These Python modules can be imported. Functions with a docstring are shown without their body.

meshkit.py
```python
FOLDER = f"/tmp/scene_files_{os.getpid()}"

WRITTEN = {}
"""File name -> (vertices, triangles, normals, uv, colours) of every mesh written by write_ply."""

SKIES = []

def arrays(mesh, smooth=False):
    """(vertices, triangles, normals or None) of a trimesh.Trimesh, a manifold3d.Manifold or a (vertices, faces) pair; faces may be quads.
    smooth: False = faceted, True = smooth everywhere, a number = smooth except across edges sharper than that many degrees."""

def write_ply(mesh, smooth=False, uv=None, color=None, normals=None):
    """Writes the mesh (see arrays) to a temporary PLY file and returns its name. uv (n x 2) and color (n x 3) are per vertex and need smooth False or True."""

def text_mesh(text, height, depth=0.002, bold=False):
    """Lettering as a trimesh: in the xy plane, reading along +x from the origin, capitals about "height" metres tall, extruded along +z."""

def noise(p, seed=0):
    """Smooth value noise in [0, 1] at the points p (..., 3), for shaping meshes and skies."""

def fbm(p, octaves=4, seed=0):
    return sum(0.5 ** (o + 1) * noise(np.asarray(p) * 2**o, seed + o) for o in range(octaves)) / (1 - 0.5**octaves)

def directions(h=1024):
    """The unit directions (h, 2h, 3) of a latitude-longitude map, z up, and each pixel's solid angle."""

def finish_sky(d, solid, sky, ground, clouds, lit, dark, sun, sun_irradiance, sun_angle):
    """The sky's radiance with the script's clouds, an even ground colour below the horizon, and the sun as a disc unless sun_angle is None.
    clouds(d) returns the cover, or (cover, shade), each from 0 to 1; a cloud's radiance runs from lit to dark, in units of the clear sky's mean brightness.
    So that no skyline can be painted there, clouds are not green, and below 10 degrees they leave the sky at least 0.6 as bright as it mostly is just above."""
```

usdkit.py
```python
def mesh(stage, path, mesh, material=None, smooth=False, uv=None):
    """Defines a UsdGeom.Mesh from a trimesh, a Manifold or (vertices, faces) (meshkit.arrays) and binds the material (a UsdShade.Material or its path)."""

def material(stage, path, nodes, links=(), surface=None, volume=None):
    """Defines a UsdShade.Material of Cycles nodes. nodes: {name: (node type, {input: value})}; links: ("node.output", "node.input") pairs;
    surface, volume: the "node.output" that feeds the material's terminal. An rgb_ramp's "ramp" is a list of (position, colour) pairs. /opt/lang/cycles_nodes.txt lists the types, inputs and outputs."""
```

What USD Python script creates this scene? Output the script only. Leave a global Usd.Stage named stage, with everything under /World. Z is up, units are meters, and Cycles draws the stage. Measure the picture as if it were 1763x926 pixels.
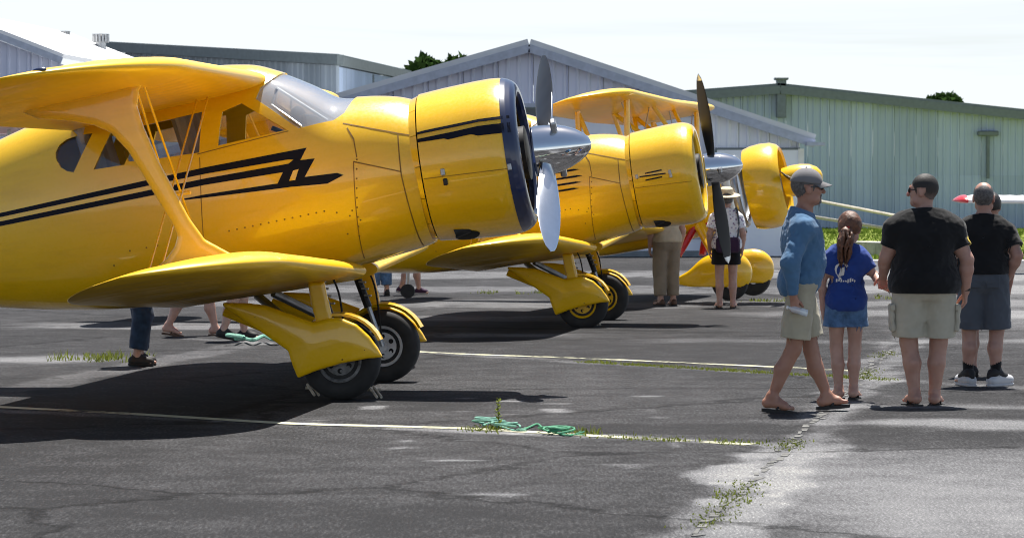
import math
import numpy as np
import trimesh
import shapely
from shapely.geometry import Polygon, LineString, box as sbox
from scipy.spatial import cKDTree
from manifold3d import Manifold, Mesh as MMesh, CrossSection, FillRule
import meshkit
import usdkit
from pxr import Usd, UsdGeom, UsdLux, UsdShade, Gf, Sdf, Vt

# ------------------------------------------------------------------ camera, sky, sun
stage = Usd.Stage.CreateInMemory()
UsdGeom.Xform.Define(stage, '/World')
CAM_H, FPX, PITCH = 1.55, 3020.0, math.radians(-1.318)     # eye height (m), focal length in pixels of a 1024 px wide picture
cam = UsdGeom.Camera.Define(stage, '/World/camera')
cam.CreateHorizontalApertureAttr(36.0)
cam.CreateFocalLengthAttr(36.0 * FPX / 1024)
cam.AddTranslateOp().Set((0, 0, CAM_H))
cam.AddRotateXOp().Set(90 + math.degrees(PITCH))
cam.CreateExposureAttr(1.1)
cam.CreateFStopAttr(9.0)
cam.CreateFocusDistanceAttr(24.0)
SUN_DIR = np.array([0.10, 0.36, 1.0]); SUN_DIR /= np.linalg.norm(SUN_DIR)
SUN_EL, SUN_ROT = math.asin(SUN_DIR[2]), math.atan2(SUN_DIR[0], SUN_DIR[1])
SKY_STRENGTH, SUN_INT = 0.05, 1.25
usdkit.material(stage, '/World/Looks/sky_air', {
    'tc': ('texture_coordinate', {}),
    'sky': ('sky_texture', {'sky_type': 'single_scattering', 'sun_disc': False, 'sun_elevation': SUN_EL, 'sun_rotation': SUN_ROT,
                            'air_density': 1.0, 'aerosol_density': 1.0}),
    'mp': ('mapping', {'scale': (2.2, 2.2, 26.0)}),
    'n': ('noise_texture', {'scale': 1.6, 'detail': 6, 'roughness': 0.55, 'distortion': 0.6}),
    'r': ('rgb_ramp', {'ramp': [(0.26, (0.45, 0.45, 0.45)), (0.50, (1, 1, 1))]}),
    'sx': ('separate_xyz', {}), 'el': ('map_range', {'range_type': 'smoothstep', 'from_min': 0.07, 'from_max': 0.24, 'to_min': 0.98, 'to_max': 0.06, 'clamp': True}),
    'fx': ('math', {'math_type': 'multiply'}),
    'mx': ('mix', {'mix_type': 'mix', 'color2': (9.0, 9.6, 10.0)}),
    'bg': ('background_shader', {'strength': SKY_STRENGTH})},
    [('tc.generated', 'mp.vector'), ('mp.vector', 'n.vector'), ('n.fac', 'r.fac'), ('r.color', 'fx.value1'), ('tc.generated', 'sx.vector'), ('sx.z', 'el.value'), ('el.result', 'fx.value2'), ('fx.value', 'mx.fac'),
     ('sky.color', 'mx.color1'), ('mx.color', 'bg.color')], surface='bg.background')
sky = UsdLux.DomeLight.Define(stage, '/World/sky')
UsdShade.MaterialBindingAPI.Apply(sky.GetPrim()).Bind(UsdShade.Material.Get(stage, '/World/Looks/sky_air'))
sky.GetPrim().SetCustomDataByKey('kind', 'structure')
sun = UsdLux.DistantLight.Define(stage, '/World/sun')
sun.CreateIntensityAttr(SUN_INT); sun.CreateAngleAttr(0.53); sun.CreateNormalizeAttr(True); sun.CreateColorAttr((1.0, 0.96, 0.90))
_el = math.degrees(SUN_EL); _az = math.degrees(math.atan2(SUN_DIR[1], SUN_DIR[0]))
sun.AddRotateZOp().Set(_az + 90); sun.AddRotateXOp().Set(90 - _el)   # -z of the light points from the sun to the ground

# ------------------------------------------------------------------ helpers
USED = {}


def numbered(parent, name):
    k = USED.get((parent, name), 0)
    USED[(parent, name)] = k + 1
    return name if k == 0 else f'{name}_{k:03d}'


def tag(p, label=None, cat=None, group=None, kind=None):
    p = p.GetPrim() if hasattr(p, 'GetPrim') else p
    for key, val in (('label', label), ('category', cat), ('group', group), ('kind', kind)):
        if val:
            p.SetCustomDataByKey(key, val)
    return p


def thing(name, label, cat, loc=(0, 0, 0), rotz=0.0, group=None, matrix=None):
    """An Xform at the thing's base; its children are its parts."""
    x = UsdGeom.Xform.Define(stage, '/World/' + numbered('/World', name))
    if matrix is not None:
        x.AddTransformOp().Set(Gf.Matrix4d(*np.asarray(matrix).T.ravel().tolist()))
    else:
        x.AddTranslateOp().Set(tuple(float(v) for v in loc))
        x.AddRotateZOp().Set(math.degrees(rotz))
    return tag(x, label, cat, group or GROUPS.get(name))


GROUPS = {'yellow_biplane': 'yellow biplanes parked in a row', 'hangar': 'metal hangars around the apron', 'tree': 'tree tops behind the hangar roofs', 'roof_vent': 'turbine vents on the white roof',
          'person': 'visitors walking on the apron', 'tie_down_rope': 'ropes lying on the apron', 'wheel_chock': 'rods by the wheels', 'light_aircraft': 'light aircraft at the edges'}


def part(parent, name, mesh, mat, smooth=30, label=None, kind=None):
    """One Mesh prim under parent (a prim, or None for top level)."""
    base = str(parent.GetPath()) if parent is not None else '/World'
    m = usdkit.mesh(stage, f'{base}/{numbered(base, name)}', mesh, '/World/Looks/' + mat, smooth=smooth)
    m.CreateDoubleSidedAttr(True)
    return tag(m, label, kind=kind)


def top(name, mesh, mat, label=None, cat=None, group=None, kind=None, smooth=30):
    return tag(part(None, name, mesh, mat, smooth), label, cat, group, kind)


def copy_of(prim, name, loc, rotz=0.0, label=None, group=None, scale=None):
    x = UsdGeom.Xform.Define(stage, '/World/' + numbered('/World', name))
    x.GetPrim().GetReferences().AddInternalReference(prim.GetPath())
    x.ClearXformOpOrder()
    m = np.eye(4)
    c, s = math.cos(rotz), math.sin(rotz)
    k = 1.0 if scale is None else scale
    m[:3, :3] = np.array([[c, -s, 0], [s, c, 0], [0, 0, 1]]) * k
    m[:3, 3] = loc
    x.AddTransformOp(UsdGeom.XformOp.PrecisionDouble, 'copy').Set(Gf.Matrix4d(*m.T.ravel().tolist()))
    x.GetPrim().SetInstanceable(True)
    return tag(x, label, None, group)


def cat_meshes(ms):
    return trimesh.util.concatenate([m if isinstance(m, trimesh.Trimesh) else tm(m) for m in ms])


def tm(x):
    if isinstance(x, Manifold):
        m = x.to_mesh()
        return trimesh.Trimesh(np.array(m.vert_properties[:, :3]), np.array(m.tri_verts), process=False)
    return x


def mf(t):
    m = Manifold(MMesh(np.asarray(t.vertices, np.float32), np.asarray(t.faces, np.uint32)))
    return m


def loft(sections, closed_ends=True):
    """Closed rings (lists of n points each, same n) joined into a watertight skin."""
    S = np.asarray(sections, float)
    k, n, _ = S.shape
    v = S.reshape(-1, 3)
    i, j = np.meshgrid(np.arange(k - 1), np.arange(n), indexing='ij')
    a, b = i * n + j, i * n + (j + 1) % n
    f = np.concatenate([np.stack([a, b, b + n], -1).reshape(-1, 3), np.stack([a, b + n, a + n], -1).reshape(-1, 3)])
    if closed_ends:
        v = np.vstack([v, S[0].mean(0), S[-1].mean(0)])
        q = np.arange(n)
        f = np.vstack([f, np.stack([(q + 1) % n, q, np.full(n, k * n)], 1),
                       np.stack([(k - 1) * n + q, (k - 1) * n + (q + 1) % n, np.full(n, k * n + 1)], 1)])
    t = trimesh.Trimesh(v, f, process=False)
    if closed_ends and t.volume < 0:
        t.invert()
    return t


def tube(points, radii, sides=8, closed=True):
    p = np.asarray(points, float)
    r = np.broadcast_to(np.asarray(radii, float), (len(p),))
    t = np.gradient(p, axis=0)
    t /= np.linalg.norm(t, axis=1, keepdims=True) + 1e-12
    ref = np.array([0, 0, 1.0]) if abs(t[:, 2]).mean() < 0.85 else np.array([1.0, 0, 0])
    a = np.cross(t, ref); a /= np.linalg.norm(a, axis=1, keepdims=True) + 1e-12
    b = np.cross(t, a)
    ang = np.arange(sides) * 2 * np.pi / sides
    return loft(p[:, None] + r[:, None, None] * (np.cos(ang)[None, :, None] * a[:, None] + np.sin(ang)[None, :, None] * b[:, None]))


def rod(a, b, r, sides=8, r2=None):
    return tube([a, b], [r, r if r2 is None else r2], sides)


def revolve_x(profile, n=64):
    """Revolves (x, r) about the x axis; the profile is a closed loop -> a watertight ring, or an open line whose ends lie on the axis."""
    p = np.asarray(profile, float)
    ang = np.arange(n) * 2 * np.pi / n
    rings = [np.stack([np.full(n, x), r * np.cos(ang), r * np.sin(ang)], 1) for x, r in p]
    return loft(rings)


def ring_x(profile, n=64):
    p = np.asarray(profile, float)
    ang = np.arange(n) * 2 * np.pi / n
    S = np.stack([np.stack([np.full(len(p), 0) + p[:, 0], p[:, 1] * c, p[:, 1] * s], 1) for c, s in zip(np.cos(ang), np.sin(ang))])
    S = np.concatenate([S, S[:1]])
    t = loft(S, False)
    t.merge_vertices()
    t.update_faces(t.nondegenerate_faces())
    if t.volume < 0:
        t.invert()
    return t


def bx(size, at=(0, 0, 0), bevel=0.0):
    sx, sy, sz = size
    if bevel <= 0:
        m = trimesh.creation.box(size)
    else:
        pts = []
        for ax in range(3):
            h = np.array(size) / 2 - bevel
            h[ax] = size[ax] / 2
            pts += [np.array(s) * h for s in np.array(np.meshgrid([-1, 1], [-1, 1], [-1, 1])).T.reshape(-1, 3)]
        m = trimesh.convex.convex_hull(np.array(pts))
    m.apply_translation(at)
    return m


def ell(c, r, sub=3):
    m = trimesh.creation.icosphere(sub, 1.0)
    m.apply_scale(r) if np.ndim(r) == 0 else m.apply_transform(np.diag([*r, 1.0]))
    m.apply_translation(c)
    return m


def spline(pts, n):
    """Catmull-Rom through pts."""
    p = np.asarray(pts, float)
    p = np.vstack([2 * p[0] - p[1], p, 2 * p[-1] - p[-2]])
    u = np.linspace(0, len(p) - 3 - 1e-9, n)
    i = u.astype(int); t = (u - i)[:, None]
    a, b, c, d = p[i], p[i + 1], p[i + 2], p[i + 3]
    return 0.5 * (2 * b + (c - a) * t + (2 * a - 5 * b + 4 * c - d) * t**2 + (3 * b - a - 3 * c + d) * t**3)


def rot(axis, ang):
    return trimesh.transformations.rotation_matrix(ang, axis)


def moved(m, T):
    m = m.copy(); m.apply_transform(T); return m


# ---- signed distance fields on a grid, smooth unions and a surface-nets skin
class Field:
    def __init__(s, lo, hi, h):
        s.h = h; s.lo = np.asarray(lo, float)
        s.n = np.ceil((np.asarray(hi, float) - s.lo) / h).astype(int) + 1
        s.f = np.full(s.n, 1.0, np.float32)

    def window(s, lo, hi):
        a = np.clip(np.floor((np.asarray(lo) - s.lo) / s.h).astype(int), 0, s.n)
        b = np.clip(np.ceil((np.asarray(hi) - s.lo) / s.h).astype(int) + 1, 0, s.n)
        sl = tuple(slice(x, y) for x, y in zip(a, b))
        ax = [(s.lo[k] + s.h * np.arange(a[k], b[k])).astype(np.float32) for k in range(3)]
        return sl, ax[0][:, None, None], ax[1][None, :, None], ax[2][None, None, :]

    def blend(s, sl, d, k):
        a = s.f[sl]
        if k <= 0:
            s.f[sl] = np.minimum(a, d)
        else:
            q = np.maximum(k - np.abs(a - d), 0) / k
            s.f[sl] = np.minimum(a, d) - q * q * k * 0.25

    def bone(s, a, b, ra, rb, k=0.03, grow=0.0, flat=None):
        """A tapered capsule. flat = (axis, factor): squashed along a world axis."""
        a, b = np.asarray(a, float).copy(), np.asarray(b, float).copy(); ra += grow; rb += grow
        m = max(ra, rb) + k + 2 * s.h
        if flat is not None:
            m *= max(1.0, flat[1])
        sl, X, Y, Z = s.window(np.minimum(a, b) - m, np.maximum(a, b) + m)
        if 0 in s.f[sl].shape:
            return
        P = [X, Y, Z]; sc = 1.0
        if flat is not None:
            c = (a[flat[0]] + b[flat[0]]) / 2
            P[flat[0]] = (P[flat[0]] - c) / flat[1] + c
            sc = min(1.0, flat[1])
        u = b - a; L = float(u @ u) + 1e-9
        t = np.clip(((P[0] - a[0]) * u[0] + (P[1] - a[1]) * u[1] + (P[2] - a[2]) * u[2]) / L, 0, 1)
        d = np.sqrt((P[0] - a[0] - t * u[0])**2 + (P[1] - a[1] - t * u[1])**2 + (P[2] - a[2] - t * u[2])**2) - (ra + (rb - ra) * t)
        s.blend(sl, d * sc, k)

    def ball(s, c, r, k=0.02, grow=0.0, R=None):
        """An ellipsoid with radii r, optionally turned by the matrix R."""
        r = np.asarray(r, float) * np.ones(3) + grow
        m = r.max() + k + 2 * s.h
        sl, X, Y, Z = s.window(np.asarray(c) - m, np.asarray(c) + m)
        if 0 in s.f[sl].shape:
            return
        X, Y, Z = X - c[0], Y - c[1], Z - c[2]
        if R is not None:
            X, Y, Z = (R[0][i] * X + R[1][i] * Y + R[2][i] * Z for i in range(3))
        k0 = np.sqrt((X / r[0])**2 + (Y / r[1])**2 + (Z / r[2])**2)
        k1 = np.sqrt((X / r[0]**2)**2 + (Y / r[1]**2)**2 + (Z / r[2]**2)**2)
        s.blend(sl, np.where(k0 > 1e-4, k0 * (k0 - 1) / np.maximum(k1, 1e-6), -r.min()), k)

    def coords(s):
        return [(s.lo[k] + s.h * np.arange(s.n[k])).astype(np.float32).reshape([-1 if q == k else 1 for q in range(3)]) for k in range(3)]

    def cut(s, n, d, k=0.0):
        """Keeps the side where n.p < d."""
        X, Y, Z = s.coords()
        n = np.asarray(n, float); n = n / np.linalg.norm(n)
        s.f = np.maximum(s.f, (n[0] * X + n[1] * Y + n[2] * Z - d).astype(np.float32))

    def trim(s, n, p, r, sg=0):
        """The cut of cut(), only within r of the point p."""
        X, Y, Z = s.coords()
        near = (X - p[0])**2 + (Y - p[1])**2 + (Z - p[2])**2 < r * r
        if sg:
            near = near & (X * sg > -0.004)
        d = (n[0] * (X - p[0]) + n[1] * (Y - p[1]) + n[2] * (Z - p[2])).astype(np.float32)
        s.f = np.where(near, np.maximum(s.f, d), s.f)

    def minus(s, other, gap=0.0):
        s.f = np.maximum(s.f, -(other.f - gap))

    def like(s):
        o = Field.__new__(Field); o.h, o.lo, o.n = s.h, s.lo, s.n
        o.f = np.full(s.n, 1.0, np.float32); return o

    def ripple(s, amp, scale, seed=0, mask=None):
        """Folds: pushes the surface in and out by noise, only near it."""
        near = np.abs(s.f) < 3 * s.h + amp * 2
        idx = np.argwhere(near)
        p = s.lo + idx * s.h
        w = 1.0 if mask is None else mask(p)
        q = p * np.asarray(scale)
        soft = meshkit.fbm(q, 3, seed) * 2 - 1
        bent = q + np.stack([soft, -soft, soft * 0.5], -1) * 0.8
        crease = 1 - np.abs(2 * meshkit.noise(bent * [1.3, 1.3, 0.9] + (bent[:, [2]] * 0.7), seed + 3) - 1)
        s.f[near] += (amp * w * (0.8 * soft - 0.38 * (crease**3 - 0.3))).astype(np.float32)

    def skin(s):
        f = s.f
        g = np.pad(f, 1, constant_values=1.0)
        ins = g < 0
        cells = np.zeros(np.array(g.shape) - 1, np.int8)
        for dx, dy, dz in np.ndindex(2, 2, 2):
            cells += ins[dx:g.shape[0] - 1 + dx, dy:g.shape[1] - 1 + dy, dz:g.shape[2] - 1 + dz]
        act = np.argwhere((cells > 0) & (cells < 8))
        if len(act) == 0:
            raise ValueError('empty field')
        idx = np.full(cells.shape, -1, np.int32)
        idx[tuple(act.T)] = np.arange(len(act))
        acc, cnt = np.zeros((len(act), 3)), np.zeros(len(act))
        val = {c: g[act[:, 0] + c[0], act[:, 1] + c[1], act[:, 2] + c[2]] for c in np.ndindex(2, 2, 2)}
        for c in np.ndindex(2, 2, 2):
            for ax in range(3):
                if c[ax] == 0:
                    e = list(c); e[ax] = 1; e = tuple(e)
                    a, b = val[c], val[e]
                    x = (a < 0) != (b < 0)
                    t = a[x] / (a[x] - b[x])
                    q = np.tile(np.array(c, float), (x.sum(), 1)); q[:, ax] += t
                    acc[x] += q; cnt[x] += 1
        v = act + acc / cnt[:, None]
        v = s.lo + (v - 1) * s.h
        faces = []
        for ax in range(3):
            o = [k for k in range(3) if k != ax]
            sh = np.array(g.shape)
            a = ins[tuple(slice(0, -1) if k == ax else slice(None) for k in range(3))]
            b = ins[tuple(slice(1, None) if k == ax else slice(None) for k in range(3))]
            e = np.argwhere(a != b)
            e = e[(e[:, o[0]] > 0) & (e[:, o[1]] > 0) & (e[:, o[0]] < sh[o[0]] - 1) & (e[:, o[1]] < sh[o[1]] - 1)]
            inside_first = a[tuple(e.T)]
            q = []
            for d0, d1 in ((0, 0), (-1, 0), (-1, -1), (0, -1)):
                c = e.copy(); c[:, o[0]] += d0; c[:, o[1]] += d1
                q.append(idx[tuple(c.T)])
            q = np.stack(q, 1)
            flip = inside_first if ax != 1 else ~inside_first
            q[~flip] = q[~flip][:, ::-1]
            faces.append(q)
        q = np.vstack(faces)
        m = trimesh.Trimesh(v, np.vstack([q[:, [0, 1, 2]], q[:, [0, 2, 3]]]), process=False)
        return m


def relax(m, it=4):
    if it:
        trimesh.smoothing.filter_taubin(m, 0.5, 0.53, it)
    return m


def poly_sdf(pts, A, B):
    """Signed distance (negative inside) of the closed 2-D outline at grid points A x B."""
    P = np.asarray(pts, float)
    X, Y = np.meshgrid(A, B, indexing='ij')
    best = np.full(X.shape, 1e9); inside = np.zeros(X.shape, bool)
    for (x0, y0), (x1, y1) in zip(P, np.roll(P, -1, 0)):
        dx, dy = x1 - x0, y1 - y0
        t = np.clip(((X - x0) * dx + (Y - y0) * dy) / (dx * dx + dy * dy + 1e-12), 0, 1)
        best = np.minimum(best, (X - x0 - t * dx)**2 + (Y - y0 - t * dy)**2)
        if dy != 0:
            inside ^= ((y0 > Y) != (y1 > Y)) & (X < dx * (Y - y0) / dy + x0)
    d = np.sqrt(best)
    return np.where(inside, -d, d)


def plate(outline, y0, thick, round_r, h=0.012, bulge=0.0):
    """An outline in the x-z plane with depth: a plate in the y direction with rounded rims; bulge swells its middle."""
    P = np.asarray(outline, float)
    lo, hi = P.min(0) - 3 * h, P.max(0) + 3 * h
    t = thick / 2 + bulge
    F = Field((lo[0], y0 - t - 3 * h, lo[1]), (hi[0], y0 + t + 3 * h, hi[1]), h)
    X, Y, Z = F.coords()
    d2 = poly_sdf(P, X.ravel(), Z.ravel())[:, None, :]
    tt = thick / 2 + bulge * np.clip(-d2 / 0.16, 0, 1)**0.5
    a, b = d2 + round_r, np.abs(Y - y0) - tt + round_r
    F.f = (np.sqrt(np.maximum(a, 0)**2 + np.maximum(b, 0)**2) + np.minimum(np.maximum(a, b), 0) - round_r).astype(np.float32)
    return relax(F.skin(), 3)


def prism_y(outline, y0, y1):
    """The x-z outline pushed from y0 to y1, as a Manifold."""
    P = Polygon(outline).buffer(0)
    out = None
    for g in getattr(P, 'geoms', [P]):
        c = CrossSection([np.asarray(g.exterior.coords)[:-1]] + [np.asarray(i.coords)[:-1] for i in g.interiors], FillRule.EvenOdd)
        m = Manifold.extrude(c, abs(y1 - y0)).rotate((90, 0, 0)).translate((0, max(y0, y1), 0))
        out = m if out is None else out + m
    return out


# ---- where a thing stands that shows at (u, v) of the photograph (1200 x 506), if it is d metres away or on the ground
def ray(u, v):
    x, y = (u * 1024 / 1200 - 512) / FPX, (268.5 - v * 537 / 506) / FPX
    c, s = math.cos(PITCH), math.sin(PITCH)
    return np.array([x, c - y * s, s + y * c])


def at(u, v, d):
    r = ray(u, v)
    return np.array([0, 0, CAM_H]) + r * d / r[1]


def ground(u, v, z=0.0):
    r = ray(u, v)
    return np.array([0, 0, CAM_H]) + r * (z - CAM_H) / r[2]

# ------------------------------------------------------------------ materials
def mat(name, nodes, links=(), surface='p.BSDF'):
    return usdkit.material(stage, '/World/Looks/' + name, nodes, links, surface=surface)


def plain(name, col, rough=0.5, metal=0.0, coat=0.0, vary=0.12, scale=6.0, bump=0.0, bscale=60.0, spec=0.5, coat_rough=0.04, sheen=0.0, detail=4, alt=None):
    """A colour with a mottled variation and a fine relief."""
    c = np.array(col, float)
    alt = c * (1 - 2 * vary) if alt is None else np.array(alt)
    nodes = {'g': ('texture_coordinate', {}), 'n': ('noise_texture', {'scale': scale, 'detail': detail, 'roughness': 0.6}),
             'r': ('rgb_ramp', {'ramp': [(0.3, tuple(alt)), (0.72, tuple(np.minimum(c * (1 + vary * 0.5), 1)))]}),
             'p': ('principled_bsdf', {'roughness': rough, 'metallic': metal, 'coat_weight': coat, 'coat_roughness': coat_rough, 'specular_ior_level': spec, 'sheen_weight': sheen})}
    links = [('g.object', 'n.vector'), ('n.fac', 'r.fac'), ('r.color', 'p.base_color')]
    if bump > 0:
        nodes['bn'] = ('noise_texture', {'scale': bscale, 'detail': 3, 'roughness': 0.6})
        nodes['b'] = ('bump', {'strength': bump, 'distance': 0.01})
        links += [('g.object', 'bn.vector'), ('bn.fac', 'b.height'), ('b.normal', 'p.normal')]
    return mat(name, nodes, links)


YEL = (0.84, 0.495, 0.003)
mat('yellow_paint', {'g': ('texture_coordinate', {}), 'mp': ('mapping', {'scale': (0.7, 5.0, 5.0)}), 'n': ('noise_texture', {'scale': 1.6, 'detail': 6, 'roughness': 0.7}), 'n2': ('noise_texture', {'scale': 3.0, 'detail': 3}), 'n3': ('noise_texture', {'scale': 38.0, 'detail': 4, 'roughness': 0.7}),
                     'r': ('rgb_ramp', {'ramp': [(0.25, tuple(np.array(YEL) * [0.88, 0.84, 1.0])), (0.5, YEL), (0.8, tuple(np.array(YEL) * [1.03, 1.04, 1.0]))]}),
                     'rr': ('map_range', {'from_min': 0.3, 'from_max': 0.75, 'to_min': 0.24, 'to_max': 0.42}), 'cr': ('map_range', {'from_min': 0.35, 'from_max': 0.8, 'to_min': 0.02, 'to_max': 0.11, 'clamp': True}),
                     'b': ('bump', {'strength': 0.06, 'distance': 0.01}), 'p': ('principled_bsdf', {'coat_weight': 1.0})},
    [('g.object', 'mp.vector'), ('mp.vector', 'n.vector'), ('g.object', 'n2.vector'), ('g.object', 'n3.vector'), ('n.fac', 'r.fac'), ('r.color', 'p.base_color'), ('n3.fac', 'rr.value'), ('rr.result', 'p.roughness'), ('n3.fac', 'cr.value'), ('cr.result', 'p.coat_roughness'),
     ('n2.fac', 'b.height'), ('b.normal', 'p.normal'), ('b.normal', 'p.coat_normal')])
plain('yellow_fabric', YEL, rough=0.42, coat=0.35, coat_rough=0.12, vary=0.04, scale=2.0, bump=0.10, bscale=7.0)
plain('navy_paint', (0.008, 0.016, 0.055), rough=0.3, coat=0.7, vary=0.1, scale=3)
plain('stripe_navy', (0.006, 0.007, 0.016), rough=0.45, coat=0.0, spec=0.15, vary=0.1, scale=3)
plain('chrome', (0.82, 0.84, 0.86), rough=0.05, metal=1.0, vary=0.02)
plain('blade_metal', (0.72, 0.76, 0.80), rough=0.22, metal=1.0, vary=0.05, bump=0.04, bscale=20)
plain('blade_dark', (0.03, 0.033, 0.04), rough=0.35, vary=0.15)
plain('blade_black', (0.012, 0.012, 0.014), rough=0.4, vary=0.2)
plain('bare_metal', (0.45, 0.46, 0.47), rough=0.35, metal=0.9, vary=0.15, scale=12)
plain('dark_metal', (0.03, 0.03, 0.032), rough=0.5, metal=0.5, vary=0.3, scale=12)
plain('seam_dark', (0.26, 0.13, 0.004), rough=0.6, vary=0.2)
plain('black_hole', (0.006, 0.006, 0.007), rough=0.8, vary=0.2)
plain('tyre_rubber', (0.018, 0.018, 0.019), rough=0.75, vary=0.25, scale=14, bump=0.2, bscale=90)
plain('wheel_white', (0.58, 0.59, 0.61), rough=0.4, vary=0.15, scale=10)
plain('wheel_shade_dirt', (0.24, 0.24, 0.245), rough=0.6, vary=0.35, scale=14)  # near wheel: shade on the hub, plus some dirt, painted in as darker grey
plain('walkway_grey', (0.16, 0.16, 0.17), rough=0.9, vary=0.1, bump=0.3, bscale=300)
plain('cabin_tan', (0.36, 0.24, 0.15), rough=0.75, vary=0.1)
plain('cabin_grey', (0.33, 0.30, 0.31), rough=0.7, vary=0.1)
plain('white_paint', (0.78, 0.78, 0.77), rough=0.35, coat=0.4, vary=0.05)
plain('red_paint', (0.55, 0.015, 0.02), rough=0.35, coat=0.6, vary=0.08)
mat('window_glass', {'lw': ('layer_weight', {'blend': 0.5}), 'pw': ('math', {'math_type': 'power', 'value2': 3.6}), 'ma': ('math', {'math_type': 'multiply_add', 'value2': 0.95, 'value3': 0.045}), 't': ('transparent_bsdf', {'color': (0.90, 0.92, 0.93)}), 'g': ('glossy_bsdf', {'roughness': 0.02, 'color': (0.95, 0.97, 1)}), 'm': ('mix_closure', {})},
    [('lw.facing', 'pw.value1'), ('pw.value', 'ma.value1'), ('ma.value', 'm.fac'), ('t.BSDF', 'm.closure1'), ('g.BSDF', 'm.closure2')], 'm.closure')
mat('plexiglass', {'lw': ('layer_weight', {'blend': 0.5}), 'pw': ('math', {'math_type': 'power', 'value2': 1.7}), 'ma': ('math', {'math_type': 'multiply_add', 'value2': 0.9, 'value3': 0.06}), 't': ('transparent_bsdf', {'color': (0.90, 0.92, 0.93)}), 'g': ('glossy_bsdf', {'roughness': 0.04, 'color': (0.95, 0.97, 1)}), 'd': ('diffuse_bsdf', {'color': (0.8, 0.82, 0.85)}), 'm0': ('mix_closure', {'fac': 0.26}), 'm': ('mix_closure', {})},
    [('lw.facing', 'pw.value1'), ('pw.value', 'ma.value1'), ('ma.value', 'm.fac'), ('t.BSDF', 'm0.closure1'), ('d.BSDF', 'm0.closure2'), ('m0.closure', 'm.closure1'), ('g.BSDF', 'm.closure2')], 'm.closure')
mat('bottle_plastic', {'lw': ('layer_weight', {'blend': 0.5}), 'pw': ('math', {'math_type': 'power', 'value2': 2.0}), 'ma': ('math', {'math_type': 'multiply_add', 'value2': 0.8, 'value3': 0.12}), 't': ('transparent_bsdf', {'color': (0.92, 0.96, 0.98)}), 'g': ('glossy_bsdf', {'roughness': 0.08}), 'd': ('diffuse_bsdf', {'color': (0.8, 0.85, 0.9)}), 'm0': ('mix_closure', {'fac': 0.35}), 'm': ('mix_closure', {})},
    [('lw.facing', 'pw.value1'), ('pw.value', 'ma.value1'), ('ma.value', 'm.fac'), ('t.BSDF', 'm0.closure1'), ('d.BSDF', 'm0.closure2'), ('m0.closure', 'm.closure1'), ('g.BSDF', 'm.closure2')], 'm.closure')

# ------------------------------------------------------------------ the apron
def seam_line(x0, y0, x1, y1):
    d = np.array([x1 - x0, y1 - y0]); L = np.linalg.norm(d); d /= L
    return np.array([x0, y0]), d, L


SEAM = seam_line(0.876 - 0.178 * 8, 14.1 - 8, 4.08 + 0.178 * 40, 32.1 + 40)      # the long cracked seam
LINE_A = seam_line(-1.60 - 3.0, 20.95 + 3.0 * 0.58, 1.75, 19.0)                   # near pale joint
LINE_B = seam_line(-0.875 - 3, 30.96 + 3 * 1.0, 4.6, 24.4)                        # middle weedy joint
LINE_C = seam_line(-4.35, 22.5, -2.2, 36.5)                                       # joint under the near plane


def across(P, S):
    o, d, L = S
    q = P - o
    return q @ np.array([-d[1], d[0]]), q @ d, L


def sm(x, a, b):
    t = np.clip((x - a) / (b - a), 0, 1)
    return t * t * (3 - 2 * t)


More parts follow.
